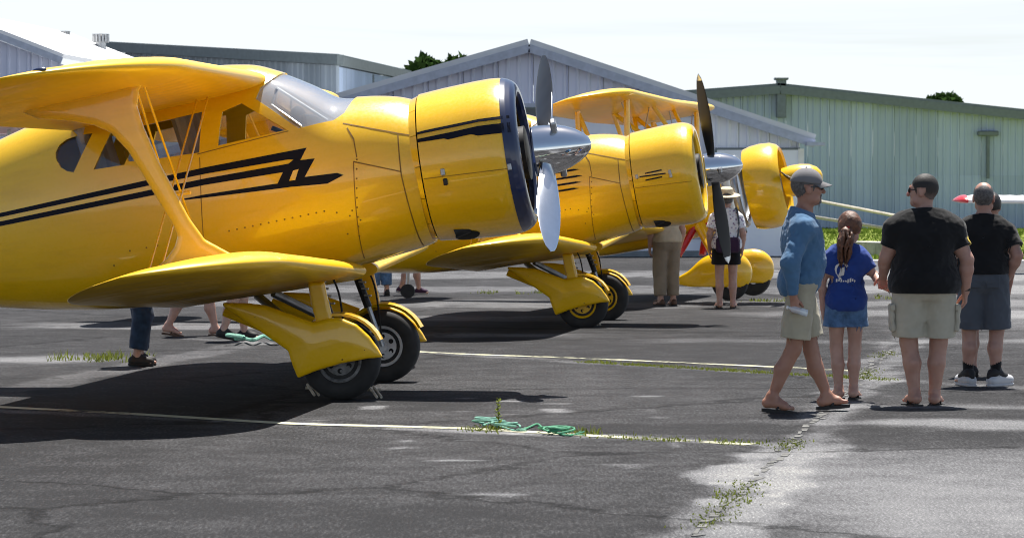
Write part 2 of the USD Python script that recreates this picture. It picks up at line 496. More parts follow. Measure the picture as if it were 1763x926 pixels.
def wear_at(P):
    """How worn and pale the asphalt is (0 dark, 1 bleached), from its seams and patches."""
    n1 = meshkit.fbm(np.c_[P * 0.9, np.zeros(len(P))], 4, 3) - 0.5
    n2 = meshkit.fbm(np.c_[P * [3.0, 2.0], np.full(len(P), 4.0)], 4, 9) - 0.5
    n3 = meshkit.fbm(np.c_[P * [0.28, 0.16], np.full(len(P), 7.0)], 4, 21) - 0.5
    w = 0.10 + 0.35 * n3
    a, t, L = across(P, SEAM)
    wob = n1 * 0.9 + n2 * 0.35
    wide = np.where(a > 0, 0.20, 0.30) + 0.05 * sm(-P[:, 1], -26, -16)
    n4 = meshkit.fbm(np.c_[P * [7.0, 2.4], np.full(len(P), 2.0)], 3, 41) - 0.5
    w += 0.40 * sm(wide + wob * 0.45 + n4 * 0.30 - np.abs(a), -0.05, 0.12) * sm(-P[:, 1], -40, -30)
    w -= 0.22 * sm(0.035 + n4 * 0.05 - np.abs(a + n2 * 0.10), -0.02, 0.02)
    # a pale band running right from the seam, and broad bleached ground on the right
    yb = 21.0 - 0.10 * (P[:, 0] - 2.0)
    w += 0.60 * sm(0.42 + n1 * 1.0 + n2 * 0.3 - np.abs(P[:, 1] - yb), -0.25, 0.25) * sm(P[:, 0], 1.7, 2.3)
    yb = 22.6 - 0.05 * (P[:, 0] - 2.0)
    w += 0.45 * sm(0.25 + n1 * 0.8 - np.abs(P[:, 1] - yb), -0.2, 0.25) * sm(P[:, 0], 1.9, 2.5)
    w += 0.26 * sm(P[:, 0] + n1 * 1.2, 1.1, 1.8) * sm(-P[:, 1], -19.5, -15.5) * sm(4.6 - P[:, 0] + n1 * 3, 0, 3.0)
    w += 0.30 * sm(P[:, 0] + n1 * 2.5, 4.0, 7.0) * sm(P[:, 1], 24, 40)
    for S, k, wd in ((LINE_A, 0.42, 0.16), (LINE_B, 0.30, 0.16), (LINE_C, 0.25, 0.22)):
        a, t, L = across(P, S)
        w += k * sm(wd + n2 * 0.30 - np.abs(a + n1 * 0.16), -0.06, 0.07) * sm(t, 0, 0.4) * sm(L - t, 0, 0.4)
    # bleached streaks across the far apron
    for y0, x0, x1, hw, k in ((29.3, -5.6, -3.9, 0.55, 0.6), (34.5, -1.0, 0.6, 0.5, 0.5), (33.0, 1.4, 6.5, 0.5, 0.25), (37.0, -6, -2.2, 1.0, 0.45), (39.5, -2, 1.0, 1.0, 0.35), (45, -8, 8, 1.6, 0.3), (52, -10, 12, 2.0, 0.35), (62, -14, 16, 3, 0.4), (41.0, 3, 8, 1.2, 0.35)):
        w += k * sm(hw * (1 + 2.2 * n1) - np.abs(P[:, 1] - y0), -0.3, 0.5) * sm(P[:, 0], x0 - 0.6, x0 + 0.6) * sm(x1 - P[:, 0], -0.6, 0.6)
    # small white flecks
    f = meshkit.noise(np.c_[P * [2.9, 3.4], np.full(len(P), 11.0)], 31) + n2 * 0.35
    w += 0.55 * sm(f, 0.86, 0.96) * sm(n3, -0.10, 0.12) * (P[:, 1] < 24)
    # the bleached near right corner, ragged towards the seam
    a, t, L = across(P, SEAM)
    w += 0.30 * sm(0.12 - a + n1 * 1.1 + n2 * 0.5 + n4 * 0.4, -0.03, 0.08) * sm(a + 2.9 + n1 * 2.0, -0.2, 1.6) * sm(P[:, 1], 12.6, 14.5) * sm(19.2 - P[:, 1] + n1, 0, 0.9)
    w += 0.13 * sm(-a, 0.6, 2.0) * sm(21 - P[:, 1], 0, 2)
    # damp dark patch and oil under the planes; smooth darker band beside the near joint
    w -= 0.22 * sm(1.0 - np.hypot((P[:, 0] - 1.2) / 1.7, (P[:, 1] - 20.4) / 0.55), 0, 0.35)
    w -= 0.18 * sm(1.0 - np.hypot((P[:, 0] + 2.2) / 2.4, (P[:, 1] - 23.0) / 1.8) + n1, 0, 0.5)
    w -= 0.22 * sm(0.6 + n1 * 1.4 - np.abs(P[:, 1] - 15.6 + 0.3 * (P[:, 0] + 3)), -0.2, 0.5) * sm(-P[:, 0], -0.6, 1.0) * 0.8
    return np.clip(w, 0, 1)


def ground_sheet():
    xs = np.concatenate([-np.geomspace(400, 9.3, 26), np.linspace(-9, 11, 330), np.geomspace(11.3, 400, 26)])
    ys = np.concatenate([-np.geomspace(200, 1, 12), np.linspace(1, 12.5, 12), np.linspace(12.6, 40, 330), np.linspace(40.3, 95, 130), np.geomspace(96, 900, 24)])
    X, Y = np.meshgrid(xs, ys, indexing='ij')
    P = np.c_[X.ravel(), Y.ravel()]
    nx, ny = len(xs), len(ys)
    i, j = np.meshgrid(np.arange(nx - 1), np.arange(ny - 1), indexing='ij')
    a = (i * ny + j).ravel()
    f = np.vstack([np.stack([a, a + ny, a + ny + 1], 1), np.stack([a, a + ny + 1, a + 1], 1)])
    m = part(None, 'apron', trimesh.Trimesh(np.c_[P, np.zeros(len(P))], f, process=False), 'asphalt', True)
    w = wear_at(P)
    UsdGeom.PrimvarsAPI(m.GetPrim()).CreatePrimvar('wear', Sdf.ValueTypeNames.FloatArray, 'vertex').Set(Vt.FloatArray.FromNumpy(w.astype(np.float32)))
    tag(m, kind='structure')


mat('asphalt', {
    'g': ('geometry', {}), 'a': ('attribute', {'attribute': 'wear'}),
    'n1': ('noise_texture', {'scale': 34.0, 'detail': 5, 'roughness': 0.75}),
    'n2': ('noise_texture', {'scale': 2.4, 'detail': 5, 'roughness': 0.65}), 'mg': ('mapping', {'scale': (52.0, 7.0, 52.0)}), 'n4': ('noise_texture', {'scale': 1.0, 'detail': 5, 'roughness': 0.8}), 's4': ('math', {'math_type': 'multiply_add', 'value2': 1.1, 'value3': -0.55}), 'sum3': ('math', {'math_type': 'add'}),
    'n3': ('noise_texture', {'scale': 75.0, 'detail': 3, 'roughness': 0.7}),
    's1': ('math', {'math_type': 'multiply_add', 'value2': 0.75, 'value3': -0.375}),
    's2': ('math', {'math_type': 'multiply_add', 'value2': 0.60, 'value3': -0.30}),
    'sum': ('math', {'math_type': 'add'}), 'sum2': ('math', {'math_type': 'add'}),
    'r': ('rgb_ramp', {'ramp': [(0.0, (0.018, 0.0178, 0.0188)), (0.12, (0.034, 0.0335, 0.035)), (0.30, (0.057, 0.0565, 0.059)), (0.55, (0.115, 0.115, 0.119)), (0.85, (0.165, 0.165, 0.168)), (1.0, (0.22, 0.218, 0.212))]}),
    'sp': ('rgb_ramp', {'ramp': [(0.42, (0.75, 0.75, 0.75)), (0.55, (1, 1, 1)), (0.70, (3.0, 3.0, 3.0))]}),
    'mu': ('mix', {'mix_type': 'multiply', 'fac': 1.0}), 'mu2': ('mix', {'mix_type': 'multiply', 'fac': 1.0}), 'vd': ('vector_math', {'math_type': 'multiply_add', 'vector2': (0.9, 0.9, 0.0)}), 'v': ('voronoi_texture', {'feature': 'distance_to_edge', 'scale': 0.23}), 'cr': ('rgb_ramp', {'ramp': [(0.0, (0.35, 0.35, 0.35)), (0.006, (0.5, 0.5, 0.5)), (0.014, (1, 1, 1))]}),
    'b': ('bump', {'strength': 0.8, 'distance': 0.006}), 'b2': ('bump', {'strength': 0.25, 'distance': 0.03}),
    'p': ('principled_bsdf', {'roughness': 0.85, 'specular_ior_level': 0.10})},
    [('g.position', 'n1.vector'), ('g.position', 'n2.vector'), ('g.position', 'n3.vector'), ('n1.fac', 's1.value1'), ('n2.fac', 's2.value1'),
     ('s1.value', 'sum.value1'), ('s2.value', 'sum.value2'), ('sum.value', 'sum2.value1'), ('a.fac', 'sum2.value2'), ('g.position', 'mg.vector'), ('mg.vector', 'n4.vector'), ('n4.fac', 's4.value1'), ('sum2.value', 'sum3.value1'), ('s4.value', 'sum3.value2'), ('sum3.value', 'r.fac'),
     ('n3.fac', 'sp.fac'), ('r.color', 'mu.color1'), ('sp.color', 'mu.color2'), ('n2.color', 'vd.vector1'), ('g.position', 'vd.vector3'), ('vd.vector', 'v.vector'), ('v.distance', 'cr.fac'), ('mu.color', 'mu2.color1'), ('cr.color', 'mu2.color2'), ('mu2.color', 'p.base_color'),
     ('n1.fac', 'b2.height'), ('n3.fac', 'b.height'), ('b2.normal', 'b.normal'), ('b.normal', 'p.normal')])
ground_sheet()

# ------------------------------------------------------------------ grass beyond the apron, concrete edge and drain
mat('lawn', {'g': ('geometry', {}), 'n': ('noise_texture', {'scale': 0.5, 'detail': 6, 'roughness': 0.7}), 'n2': ('noise_texture', {'scale': 9.0, 'detail': 3}),
             'r': ('rgb_ramp', {'ramp': [(0.3, (0.10, 0.14, 0.025)), (0.55, (0.18, 0.215, 0.04)), (0.75, (0.28, 0.29, 0.07))]}),
             'b': ('bump', {'strength': 1.0, 'distance': 0.05}), 'p': ('principled_bsdf', {'roughness': 0.9, 'specular_ior_level': 0.1})},
    [('g.position', 'n.vector'), ('g.position', 'n2.vector'), ('n.fac', 'r.fac'), ('r.color', 'p.base_color'), ('n2.fac', 'b.height'), ('b.normal', 'p.normal')])
plain('concrete', (0.42, 0.41, 0.38), rough=0.9, vary=0.18, scale=3, bump=0.3, bscale=30)
plain('concrete_pale', (0.60, 0.60, 0.58), rough=0.9, vary=0.1, scale=3)
GY = 76.0


def heights(x, y):
    return 0.02 + 0.25 * sm(y, GY, GY + 40) + 0.10 * (meshkit.fbm(np.c_[x * 0.12, y * 0.12, np.zeros(len(x))], 3, 5) - 0.5) * sm(y, GY, GY + 6)


gx, gy = np.meshgrid(np.linspace(8.6, 120, 120), np.concatenate([np.linspace(GY, GY + 90, 90)]), indexing='ij')
gz = heights(gx.ravel(), gy.ravel())
nn = gx.shape[1]
ii, jj = np.meshgrid(np.arange(gx.shape[0] - 1), np.arange(nn - 1), indexing='ij')
aa = (ii * nn + jj).ravel()
top('lawn', trimesh.Trimesh(np.c_[gx.ravel(), gy.ravel(), gz], np.vstack([np.stack([aa, aa + nn, aa + nn + 1], 1), np.stack([aa, aa + nn + 1, aa + 1], 1)]), process=False), 'lawn', kind='structure', smooth=True)
rng = np.random.default_rng(5)
N = 26000
px, py = rng.uniform(8.7, 34, N), GY + 0.1 + rng.power(0.8, N) * 60
pz = heights(px, py)
hh = rng.uniform(0.03, 0.09, N) * (1 + (meshkit.noise(np.c_[px * 0.4, py * 0.3, np.zeros(N)], 2) > 0.62))
an = rng.uniform(0, np.pi, N); w = rng.uniform(0.02, 0.05, N)
dx, dy = np.cos(an) * w, np.sin(an) * w
lx, ly = rng.normal(0, 0.05, N), rng.normal(0, 0.05, N)
V = np.stack([np.c_[px - dx, py - dy, pz], np.c_[px + dx, py + dy, pz], np.c_[px + lx, py + ly, pz + hh]], 1).reshape(-1, 3)
mat('grass_blade', {'o': ('geometry', {}), 'r': ('rgb_ramp', {'ramp': [(0, (0.10, 0.15, 0.025)), (0.6, (0.19, 0.23, 0.04)), (1, (0.30, 0.30, 0.09))]}), 'd': ('diffuse_bsdf', {}), 't': ('translucent_bsdf', {}), 'm': ('mix_closure', {'fac': 0.4})},
    [('o.random_per_island', 'r.fac'), ('r.color', 'd.color'), ('r.color', 't.color'), ('d.BSDF', 'm.closure1'), ('t.BSDF', 'm.closure2')], 'm.closure')
top('grass', trimesh.Trimesh(V, np.arange(3 * N).reshape(-1, 3), process=False), 'grass_blade', 'bright green mown grass in front of the pale green hangar', 'grass', kind='stuff', smooth=False)
top('concrete_edge', bx((110, 0.9, 0.05), (8.6 + 55, GY - 0.45, 0.0125), 0.01), 'concrete_pale', kind='structure')
dr = thing('drain_slab', 'long grey concrete slab lying in the grass behind the girl', 'concrete slab', (0, 0, 0))
for k in range(5):
    a, b = at(1000 + k * 11, 231.5 + k * 2.0, 84 - k * 0.6), at(1000 + (k + 1) * 11 - 0.4, 231.5 + (k + 1) * 2.0, 84 - (k + 1) * 0.6)
    m = trimesh.creation.box((np.linalg.norm(b - a), 0.9, 0.42))
    m.apply_transform(trimesh.transformations.translation_matrix(((a + b) / 2) * [1, 1, 0] + [0, 0, 0.18]) @ rot([0, 0, 1], math.atan2(b[1] - a[1], b[0] - a[0])))
    part(dr, 'slab', m, 'concrete')

# ------------------------------------------------------------------ hangars
def metal_wall(name, dark, light, streak=1.0):
    mat(name, {'g': ('geometry', {}), 'mp': ('mapping', {'scale': (3.2, 3.2, 0.16)}), 'n': ('noise_texture', {'scale': 1.0, 'detail': 5, 'roughness': 0.65}),
               'n2': ('noise_texture', {'scale': 0.35, 'detail': 4}), 'o': ('object_info', {}),
               'a': ('math', {'math_type': 'multiply_add', 'value2': 0.40, 'value3': 0.03}), 'c': ('math', {'math_type': 'multiply_add', 'value2': 0.3}), 'd': ('math', {'math_type': 'multiply_add', 'value2': 0.22}),
               'r': ('rgb_ramp', {'ramp': [(0.22, dark), (0.62, light)]}), 'p': ('principled_bsdf', {'roughness': 0.55, 'specular_ior_level': 0.4})},
        [('g.position', 'mp.vector'), ('mp.vector', 'n.vector'), ('g.position', 'n2.vector'), ('n.fac', 'a.value1'), ('n2.fac', 'c.value1'), ('a.value', 'c.value3'), ('o.random', 'd.value1'), ('c.value', 'd.value3'),
         ('d.value', 'r.fac'), ('r.color', 'p.base_color')])


metal_wall('wall_lavender', (0.46, 0.50, 0.64), (0.66, 0.69, 0.82))
metal_wall('wall_white', (0.64, 0.68, 0.80), (0.82, 0.85, 0.92))
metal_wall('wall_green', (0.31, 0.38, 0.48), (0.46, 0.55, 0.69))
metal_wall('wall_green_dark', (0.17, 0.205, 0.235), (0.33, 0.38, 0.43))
plain('roof_metal', (0.62, 0.64, 0.66), rough=0.45, vary=0.08, scale=0.4)
plain('roof_white', (0.80, 0.80, 0.80), rough=0.5, vary=0.04, scale=0.4)
plain('trim_grey', (0.16, 0.19, 0.21), rough=0.6, vary=0.1)
plain('trim_green', (0.15, 0.18, 0.185), rough=0.6, vary=0.1)
plain('trim_pale', (0.42, 0.46, 0.55), rough=0.6, vary=0.1)


def ribbed(u0, u1, z0, ztop, rib=0.30, depth=0.035):
    """A wall panel in the local x-z plane, facing -y: flat pans between raised ribs, cut to the roof line ztop(x)."""
    xs = [u0]
    x = u0
    while x < u1 - 1e-6:
        e = min(x + rib, u1)
        xs += [x + 0.62 * (e - x), x + 0.72 * (e - x), x + 0.90 * (e - x), e]
        x = e
    dep = [0.0]
    for k in range((len(xs) - 1) // 4):
        dep += [0.0, -depth, -depth, 0.0]
    top_ = [ztop(q) for q in xs]
    V = []
    for q, d, tz in zip(xs, dep, top_):
        V += [(q, d, z0), (q, d, tz), (q, 0.06, z0), (q, 0.06, tz)]
    F = []
    for k in range(len(xs) - 1):
        a, b = 4 * k, 4 * (k + 1)
        F += [(a, b, b + 1), (a, b + 1, a + 1), (a + 1, b + 1, b + 3), (a + 1, b + 3, a + 3)]
    e = 4 * (len(xs) - 1)
    F += [(0, 1, 3), (0, 3, 2), (e, e + 2, e + 3), (e, e + 3, e + 1)]
    return trimesh.Trimesh(V, F, process=False)


def clad(parent, a, b, z0, ztop, m, pitch=0.92, rib=0.30, name='wall_panel', depth=0.035):
    """Panels side by side from a to b (ground points); ztop takes the distance from a."""
    a, b = np.asarray(a, float), np.asarray(b, float)
    L = np.linalg.norm(b - a); n = max(1, round(L / pitch)); ang = math.atan2(b[1] - a[1], b[0] - a[0])
    T = trimesh.transformations.translation_matrix((a[0], a[1], 0)) @ rot([0, 0, 1], ang)
    for k in range(n):
        u0, u1 = L * k / n + 0.006, L * (k + 1) / n - 0.006
        z0_ = z0(0.5 * (u0 + u1)) if callable(z0) else z0
        part(parent, name, moved(ribbed(u0, u1, z0_, ztop, rib, depth), T), m, False)


def beam(parent, name, p, q, w, h, m):
    p, q = np.asarray(p, float), np.asarray(q, float)
    d = q - p; L = np.linalg.norm(d); x = d / L
    y = np.cross([0, 0, 1], x); y /= np.linalg.norm(y); z = np.cross(x, y)
    T = np.eye(4); T[:3, 0], T[:3, 1], T[:3, 2], T[:3, 3] = x, y, z, (p + q) / 2
    return part(parent, name, moved(trimesh.creation.box((L, w, h)), T), m, False)


def roof_sheet(parent, quad, m, thick=0.12, name='roof'):
    P = np.asarray(quad, float)
    n = np.cross(P[1] - P[0], P[3] - P[0]); n /= np.linalg.norm(n)
    if n[2] < 0:
        n = -n
    V = np.vstack([P, P + n * thick])
    F = [(0, 1, 2), (0, 2, 3), (4, 6, 5), (4, 7, 6)] + [q for k in range(4) for q in ((k, (k + 1) % 4, (k + 1) % 4 + 4), (k, (k + 1) % 4 + 4, k + 4))]
    t = trimesh.Trimesh(V, F, process=False); t.fix_normals()
    return part(parent, name, t, m, False)


# the middle hangar: pale gable with a sliding door
D = 82.0
hg = thing('hangar', 'pale lavender metal hangar with a low gable behind the propellers', 'hangar')
pk, le, re_ = at(620, 43.5, D), at(408, 92, D), at(953, 133, D)
base_z = 0.0
slopeL, slopeR = (pk[2] - le[2]) / (pk[0] - le[0]), (pk[2] - re_[2]) / (re_[0] - pk[0])
xl = pk[0] - (re_[0] - pk[0]) - 2.5
zr = lambda x: pk[2] - (x - pk[0]) * slopeR if x > pk[0] else pk[2] - (pk[0] - x) * slopeL
dz = at(600, 98, D)[2]; ds = (at(830, 96.5, D)[0])
dl = at(470, 98, D)[0] - 4
clad(hg, (xl, D), (dl, D), base_z, lambda u: zr(xl + u), 'wall_lavender', 0.92)
clad(hg, (dl, D), (ds, D), dz, lambda u: zr(dl + u), 'wall_lavender', 0.92)
clad(hg, (ds, D), (re_[0] - 0.35, D), base_z, lambda u: zr(ds + u), 'wall_white', 0.92)
door = part(hg, 'sliding_door', bx((ds - dl + 0.2, 0.06, dz - 0.32), ((ds + dl) / 2, D + 0.28, (dz - 0.32) / 2 + 0.02)), 'wall_white', False)
for k in range(8):
    part(door, 'door_rail', bx(((ds - dl) / 4 - 0.05, 0.03, 0.06), (dl + (k % 4 + 0.5) * (ds - dl) / 4, D + 0.235, 0.5 + 1.4 * (k // 4))), 'trim_pale')
beam(hg, 'door_track', (dl, D - 0.06, dz - 0.03), (ds, D - 0.06, dz - 0.03), 0.16, 0.10, 'trim_pale')
beam(hg, 'door_header', (dl, D + 0.2, dz - 0.22), (ds, D + 0.2, dz - 0.22), 0.05, 0.2, 'trim_grey')
DEP = 26.0
ov = 0.35
for x1 in (xl, re_[0]):
    zz = zr(x1)
    roof_sheet(hg, [(pk[0], D - ov, pk[2] + 0.03), (x1, D - ov, zz + 0.03), (x1, D + DEP, zz + 0.03), (pk[0], D + DEP, pk[2] + 0.03)], 'roof_metal', 0.16)
    beam(hg, 'rake_trim', (pk[0], D - ov - 0.03, pk[2] - 0.07), (x1, D - ov - 0.03, zz - 0.07), 0.03, 0.22, 'trim_pale')
for x1 in (xl + 0.1, re_[0] - 0.42):
    m = bx((0.06, DEP, zr(x1) - 0.05), (x1, D + DEP / 2, (zr(x1) - 0.05) / 2)); part(hg, 'side_wall', m, 'wall_white', False)
part(hg, 'back_wall', bx((re_[0] - xl - 0.6, 0.06, 3.0), ((re_[0] + xl) / 2, D + DEP - 0.1, 1.5)), 'wall_white', False)
part(hg, 'eave_bracket', bx((0.5, 0.5, 0.10), (re_[0] + 0.02, D - 0.3, re_[2] - 0.08)), 'trim_pale')
part(hg, 'corner_post', bx((0.16, 0.14, re_[2] - 0.2), (re_[0] - 0.34, D - 0.05, (re_[2] - 0.2) / 2)), 'white_paint')
fx0, fx1 = at(840, 150, D)[0], at(935, 150, D)[0]
fz1, fz0 = at(840, 141, D)[2], 0.02
sd = part(hg, 'side_door', bx((fx1 - fx0, 0.05, fz1 - fz0), ((fx0 + fx1) / 2, D - 0.075, (fz0 + fz1) / 2)), 'wall_white', False)
part(sd, 'door_frame', cat_meshes([bx((fx1 - fx0 + 0.1, 0.05, 0.06), ((fx0 + fx1) / 2, D - 0.085, fz1 + 0.03)), bx((0.05, 0.05, fz1), (fx0 - 0.03, D - 0.085, fz1 / 2)), bx((0.05, 0.05, fz1), (fx1 + 0.03, D - 0.085, fz1 / 2))]), 'trim_grey', False)
part(hg, 'base_trim', bx((re_[0] - xl - 0.5, 0.05, 0.16), ((re_[0] + xl) / 2 - 0.1, D - 0.07, 0.08)), 'trim_grey', False)

# the right hangar: weathered green wall
D2 = 132.0
gh = thing('hangar', 'weathered pale green metal hangar beyond the grass on the right', 'hangar')
pk = at(913, 82.5, D2); rr = at(1200, 107, D2)
sR = (pk[2] - rr[2]) / (rr[0] - pk[0]); sL = 0.075
x0, x1 = pk[0] - 12, pk[0] + 24
zr2 = lambda x: pk[2] - (x - pk[0]) * sR if x > pk[0] else pk[2] - (pk[0] - x) * sL
bz = 0.18
split = at(1000, 165, D2)[2]
clad(gh, (x0, D2), (x1, D2), bz, lambda u: split - 0.0, 'wall_green', 0.95, 0.32, depth=0.045)
clad(gh, (x0, D2 + 0.03), (x1, D2 + 0.03), split + 0.004, lambda u: zr2(x0 + u), 'wall_green', 0.95, 0.32, depth=0.045)
for xe in (x0, x1):
    roof_sheet(gh, [(pk[0], D2 - 0.6, pk[2] + 0.02), (xe, D2 - 0.6, zr2(xe) + 0.02), (xe, D2 + 40, zr2(xe) + 0.02), (pk[0], D2 + 40, pk[2] + 0.02)], 'trim_green', 0.16)
    beam(gh, 'rake_trim', (pk[0], D2 - 0.64, pk[2] - 0.10), (xe, D2 - 0.64, zr2(xe) - 0.10), 0.04, 0.36, 'trim_green')
    part(gh, 'side_wall', bx((0.06, 40, zr2(xe) - 0.3), (xe, D2 + 20.2, (zr2(xe) - 0.3) / 2 + 0.1)), 'wall_green', False)
part(gh, 'back_wall', bx((x1 - x0, 0.06, 4.0), ((x0 + x1) / 2, D2 + 40, 2.0)), 'wall_green', False)
q0, q1 = at(912, 111, D2)[2], at(912, 75, D2)[2]
vp = part(gh, 'vent_stack', bx((0.42, 0.5, q1 - q0), (at(914.5, 100, D2)[0], D2 - 0.35, (q0 + q1) / 2), 0.03), 'trim_grey')
part(vp, 'cap', bx((0.6, 0.65, 0.12), (at(914.5, 100, D2)[0], D2 - 0.35, q1 + 0.03), 0.03), 'trim_grey')
u = at(1157, 145, D2); z1 = at(1157, 126, D2)[2]; z0 = at(1157, 168, D2)[2]
part(gh, 'drain_pipe', rod((u[0], D2 - 0.16, z0), (u[0], D2 - 0.16, z1), 0.08, 10), 'trim_green')
part(gh, 'pipe_head', bx((0.9, 0.3, 0.22), (u[0], D2 - 0.17, z1 + 0.02), 0.04), 'trim_green')

# the left hangar with the long eave: dark green side, lighter gable
D3 = 112.0
lh = thing('hangar', 'long green metal hangar behind the near biplane, its end wall lighter', 'hangar')
c0 = at(120, 43.5, D3 + 5); c1 = at(396, 56, D3 - 5)
Lw = np.linalg.norm((c1 - c0)[:2]); 
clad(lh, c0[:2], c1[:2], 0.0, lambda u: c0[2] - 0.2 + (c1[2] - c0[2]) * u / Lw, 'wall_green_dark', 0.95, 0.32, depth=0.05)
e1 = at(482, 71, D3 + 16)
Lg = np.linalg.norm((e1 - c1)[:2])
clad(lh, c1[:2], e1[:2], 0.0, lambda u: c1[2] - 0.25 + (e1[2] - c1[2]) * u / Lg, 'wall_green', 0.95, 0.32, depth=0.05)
beam(lh, 'gutter', c0 + [0, -0.3, -0.02], c1 + [0.1, -0.3, -0.02], 0.3, 0.36, 'trim_green')
beam(lh, 'rake_trim', c1 + [0, -0.2, -0.05], e1 + [0, -0.2, -0.05], 0.2, 0.34, 'trim_green')
back0, back1 = c0 + [14, 24, 1.6], c1 + [11, 24, 1.2]
roof_sheet(lh, [c0 + [0, 0, 0.08], c1 + [0, 0, 0.08], e1 + [0, 0, 0.08], e1 + [c0[0] - c1[0], 10, 0.1]], 'trim_green', 0.12)
for f in (0.42, 0.80):
    p = c1 + (e1 - c1) * f
    part(lh, 'downpipe', rod((p[0], p[1] - 0.16, 0.1), (p[0], p[1] - 0.16, p[2] - 0.3), 0.10, 8), 'trim_grey')

# far-left hangar: lavender end wall, white roof with turbine vents
D4 = 92.0
wh = thing('hangar', 'lavender hangar end with a white roof at the left edge', 'hangar')
a0, a1 = at(-70, 13, D4), at(51, 50, D4)
sl4 = (a0[2] - a1[2]) / (a1[0] - a0[0])
a2 = at(75, 57, D4)
clad(wh, (a0[0] - 4, D4), (a2[0], D4), 0.0, lambda u: min(a0[2] + 1.2, a0[2] - (u - 4) * sl4) - 0.12, 'wall_lavender', 0.92)
r0, r1 = at(-70, 12, D4), at(75, 57, D4)
far = np.array([2.6, 9.0, -0.25])
roof_sheet(wh, [r0 + [0, -0.4, 0.06], r1 + [0, -0.4, 0.06], r1 + far, r0 + far], 'roof_white', 0.14)
beam(wh, 'rake_trim', r0 + [0, -0.42, -0.02], r1 + [0, -0.42, -0.02], 0.03, 0.2, 'trim_pale')
part(wh, 'side_wall', bx((0.08, 9, r1[2] - 0.2), (r1[0] - 0.3, D4 + 4.6, (r1[2] - 0.2) / 2)), 'wall_white', False)
for u, v, k in ((118, 43, 0.74), (75, 37, 0.52)):
    p = at(u, v, 100.0)
    vt = thing('roof_vent', 'round metal turbine vent on the white roof' + (', the larger right one' if k > 0.6 else ', the small dark left one'), 'roof vent', p)
    part(vt, 'neck', moved(trimesh.creation.cylinder(0.24 * k, 0.7 * k, sections=20), trimesh.transformations.translation_matrix((0, 0, -0.1))), 'bare_metal')
    hd = part(vt, 'head', ell((0, 0, 0.34 * k), (0.34 * k, 0.34 * k, 0.20 * k), 3), 'dark_metal', 40)
    for q in range(16):
        an = q * math.pi / 8
        part(hd, 'vane', moved(bx((0.03, 0.10 * k, 0.36 * k), (0.36 * k, 0, 0.34 * k)), rot([0, 0, 1], an)), 'bare_metal', False)

# ------------------------------------------------------------------ trees behind the roofs
mat('leaf', {'o': ('geometry', {}), 'r': ('rgb_ramp', {'ramp': [(0, (0.030, 0.060, 0.015)), (0.6, (0.07, 0.125, 0.03)), (1, (0.13, 0.19, 0.05))]}), 'd': ('diffuse_bsdf', {}), 't': ('translucent_bsdf', {}), 'm': ('mix_closure', {'fac': 0.3})},
    [('o.random_per_island', 'r.fac'), ('r.color', 'd.color'), ('r.color', 't.color'), ('d.BSDF', 'm.closure1'), ('t.BSDF', 'm.closure2')], 'm.closure')
plain('bark', (0.12, 0.09, 0.065), rough=0.9, vary=0.3, bump=0.5, bscale=12)


def tree(label, base, h, cw, ch, seed, n=11000):
    t = thing('tree', label, 'tree', base)
    r = np.random.default_rng(seed)
    part(t, 'trunk', tube(spline([(0, 0, -0.2), (0.1, 0, h * 0.3), (-0.1, 0.1, h * 0.6), (0, 0, h * 0.85)], 12), np.linspace(0.32, 0.08, 12), 9), 'bark')
    for k in range(6):
        a = k * 1.05 + r.uniform(0, 0.6); z = h * r.uniform(0.35, 0.6)
        part(t, 'limb', tube(spline([(0, 0, z), (math.cos(a) * cw * 0.3, math.sin(a) * cw * 0.3, z + ch * 0.2), (math.cos(a) * cw * 0.7, math.sin(a) * cw * 0.7, z + ch * 0.35)], 8), np.linspace(0.14, 0.03, 8), 6), 'bark')
    cl = r.normal(0, 1, (46, 3)); cl /= np.linalg.norm(cl, axis=1, keepdims=True)
    cl *= r.uniform(0.45, 1.0, (46, 1)) * np.array([cw, cw, ch]); cl[:, 2] = np.abs(cl[:, 2]) * 0.95 - ch * 0.25 + h - ch * 0.72
    rad = r.uniform(0.22, 0.40, 46) * min(cw, ch)
    pick = r.integers(0, 46, n)
    d = r.normal(0, 1, (n, 3)); d /= np.linalg.norm(d, axis=1, keepdims=True)
    c = cl[pick] + d * rad[pick, None] * r.uniform(0.6, 1.1, (n, 1)) * [1, 1, 0.75]
    s = r.uniform(0.18, 0.42, n)
    u = r.normal(0, 1, (n, 3)); u /= np.linalg.norm(u, axis=1, keepdims=True)
    w_ = np.cross(u, d); w_ /= np.linalg.norm(w_, axis=1, keepdims=True) + 1e-9
    V = np.stack([c - u * s[:, None], c + w_ * s[:, None] * 0.6, c + u * s[:, None], c - w_ * s[:, None] * 0.6], 1).reshape(-1, 3)
    q = np.arange(n)[:, None] * 4
    part(t, 'crown', trimesh.Trimesh(V, np.vstack([q + [0, 1, 2], q + [0, 2, 3]]), process=False), 'leaf', False)


p = at(497, 55, 150.0); tree('dark green tree top between the left and middle hangar roofs', (p[0], 150, 0), p[2] - 0.35, 2.5, 2.6, 1)
p = at(535, 50, 152.0); tree('taller dark tree top just left of the middle gable', (p[0], 152, 0), p[2] - 0.35, 2.5, 2.8, 2)
p = at(1107, 91.5, 200.0); tree('small tree top showing above the right hangar roof', (p[0], 200, 0), p[2] + 0.2, 1.5, 1.5, 3, 3000)

# ------------------------------------------------------------------ the staggered-wing biplanes. Plane frame: origin at the propeller hub, x forward along the thrust line, y to port, z up
def plane_matrix(hub, yaw, pitch):
    c, s = math.cos(yaw), math.sin(yaw)
    M = np.eye(4)
    M[:3, :3] = np.array([[c, -s, 0], [s, c, 0], [0, 0, 1]]) @ np.array([[math.cos(pitch), 0, -math.sin(pitch)], [0, 1, 0], [math.sin(pitch), 0, math.cos(pitch)]])
    M[:3, 3] = hub
    return M


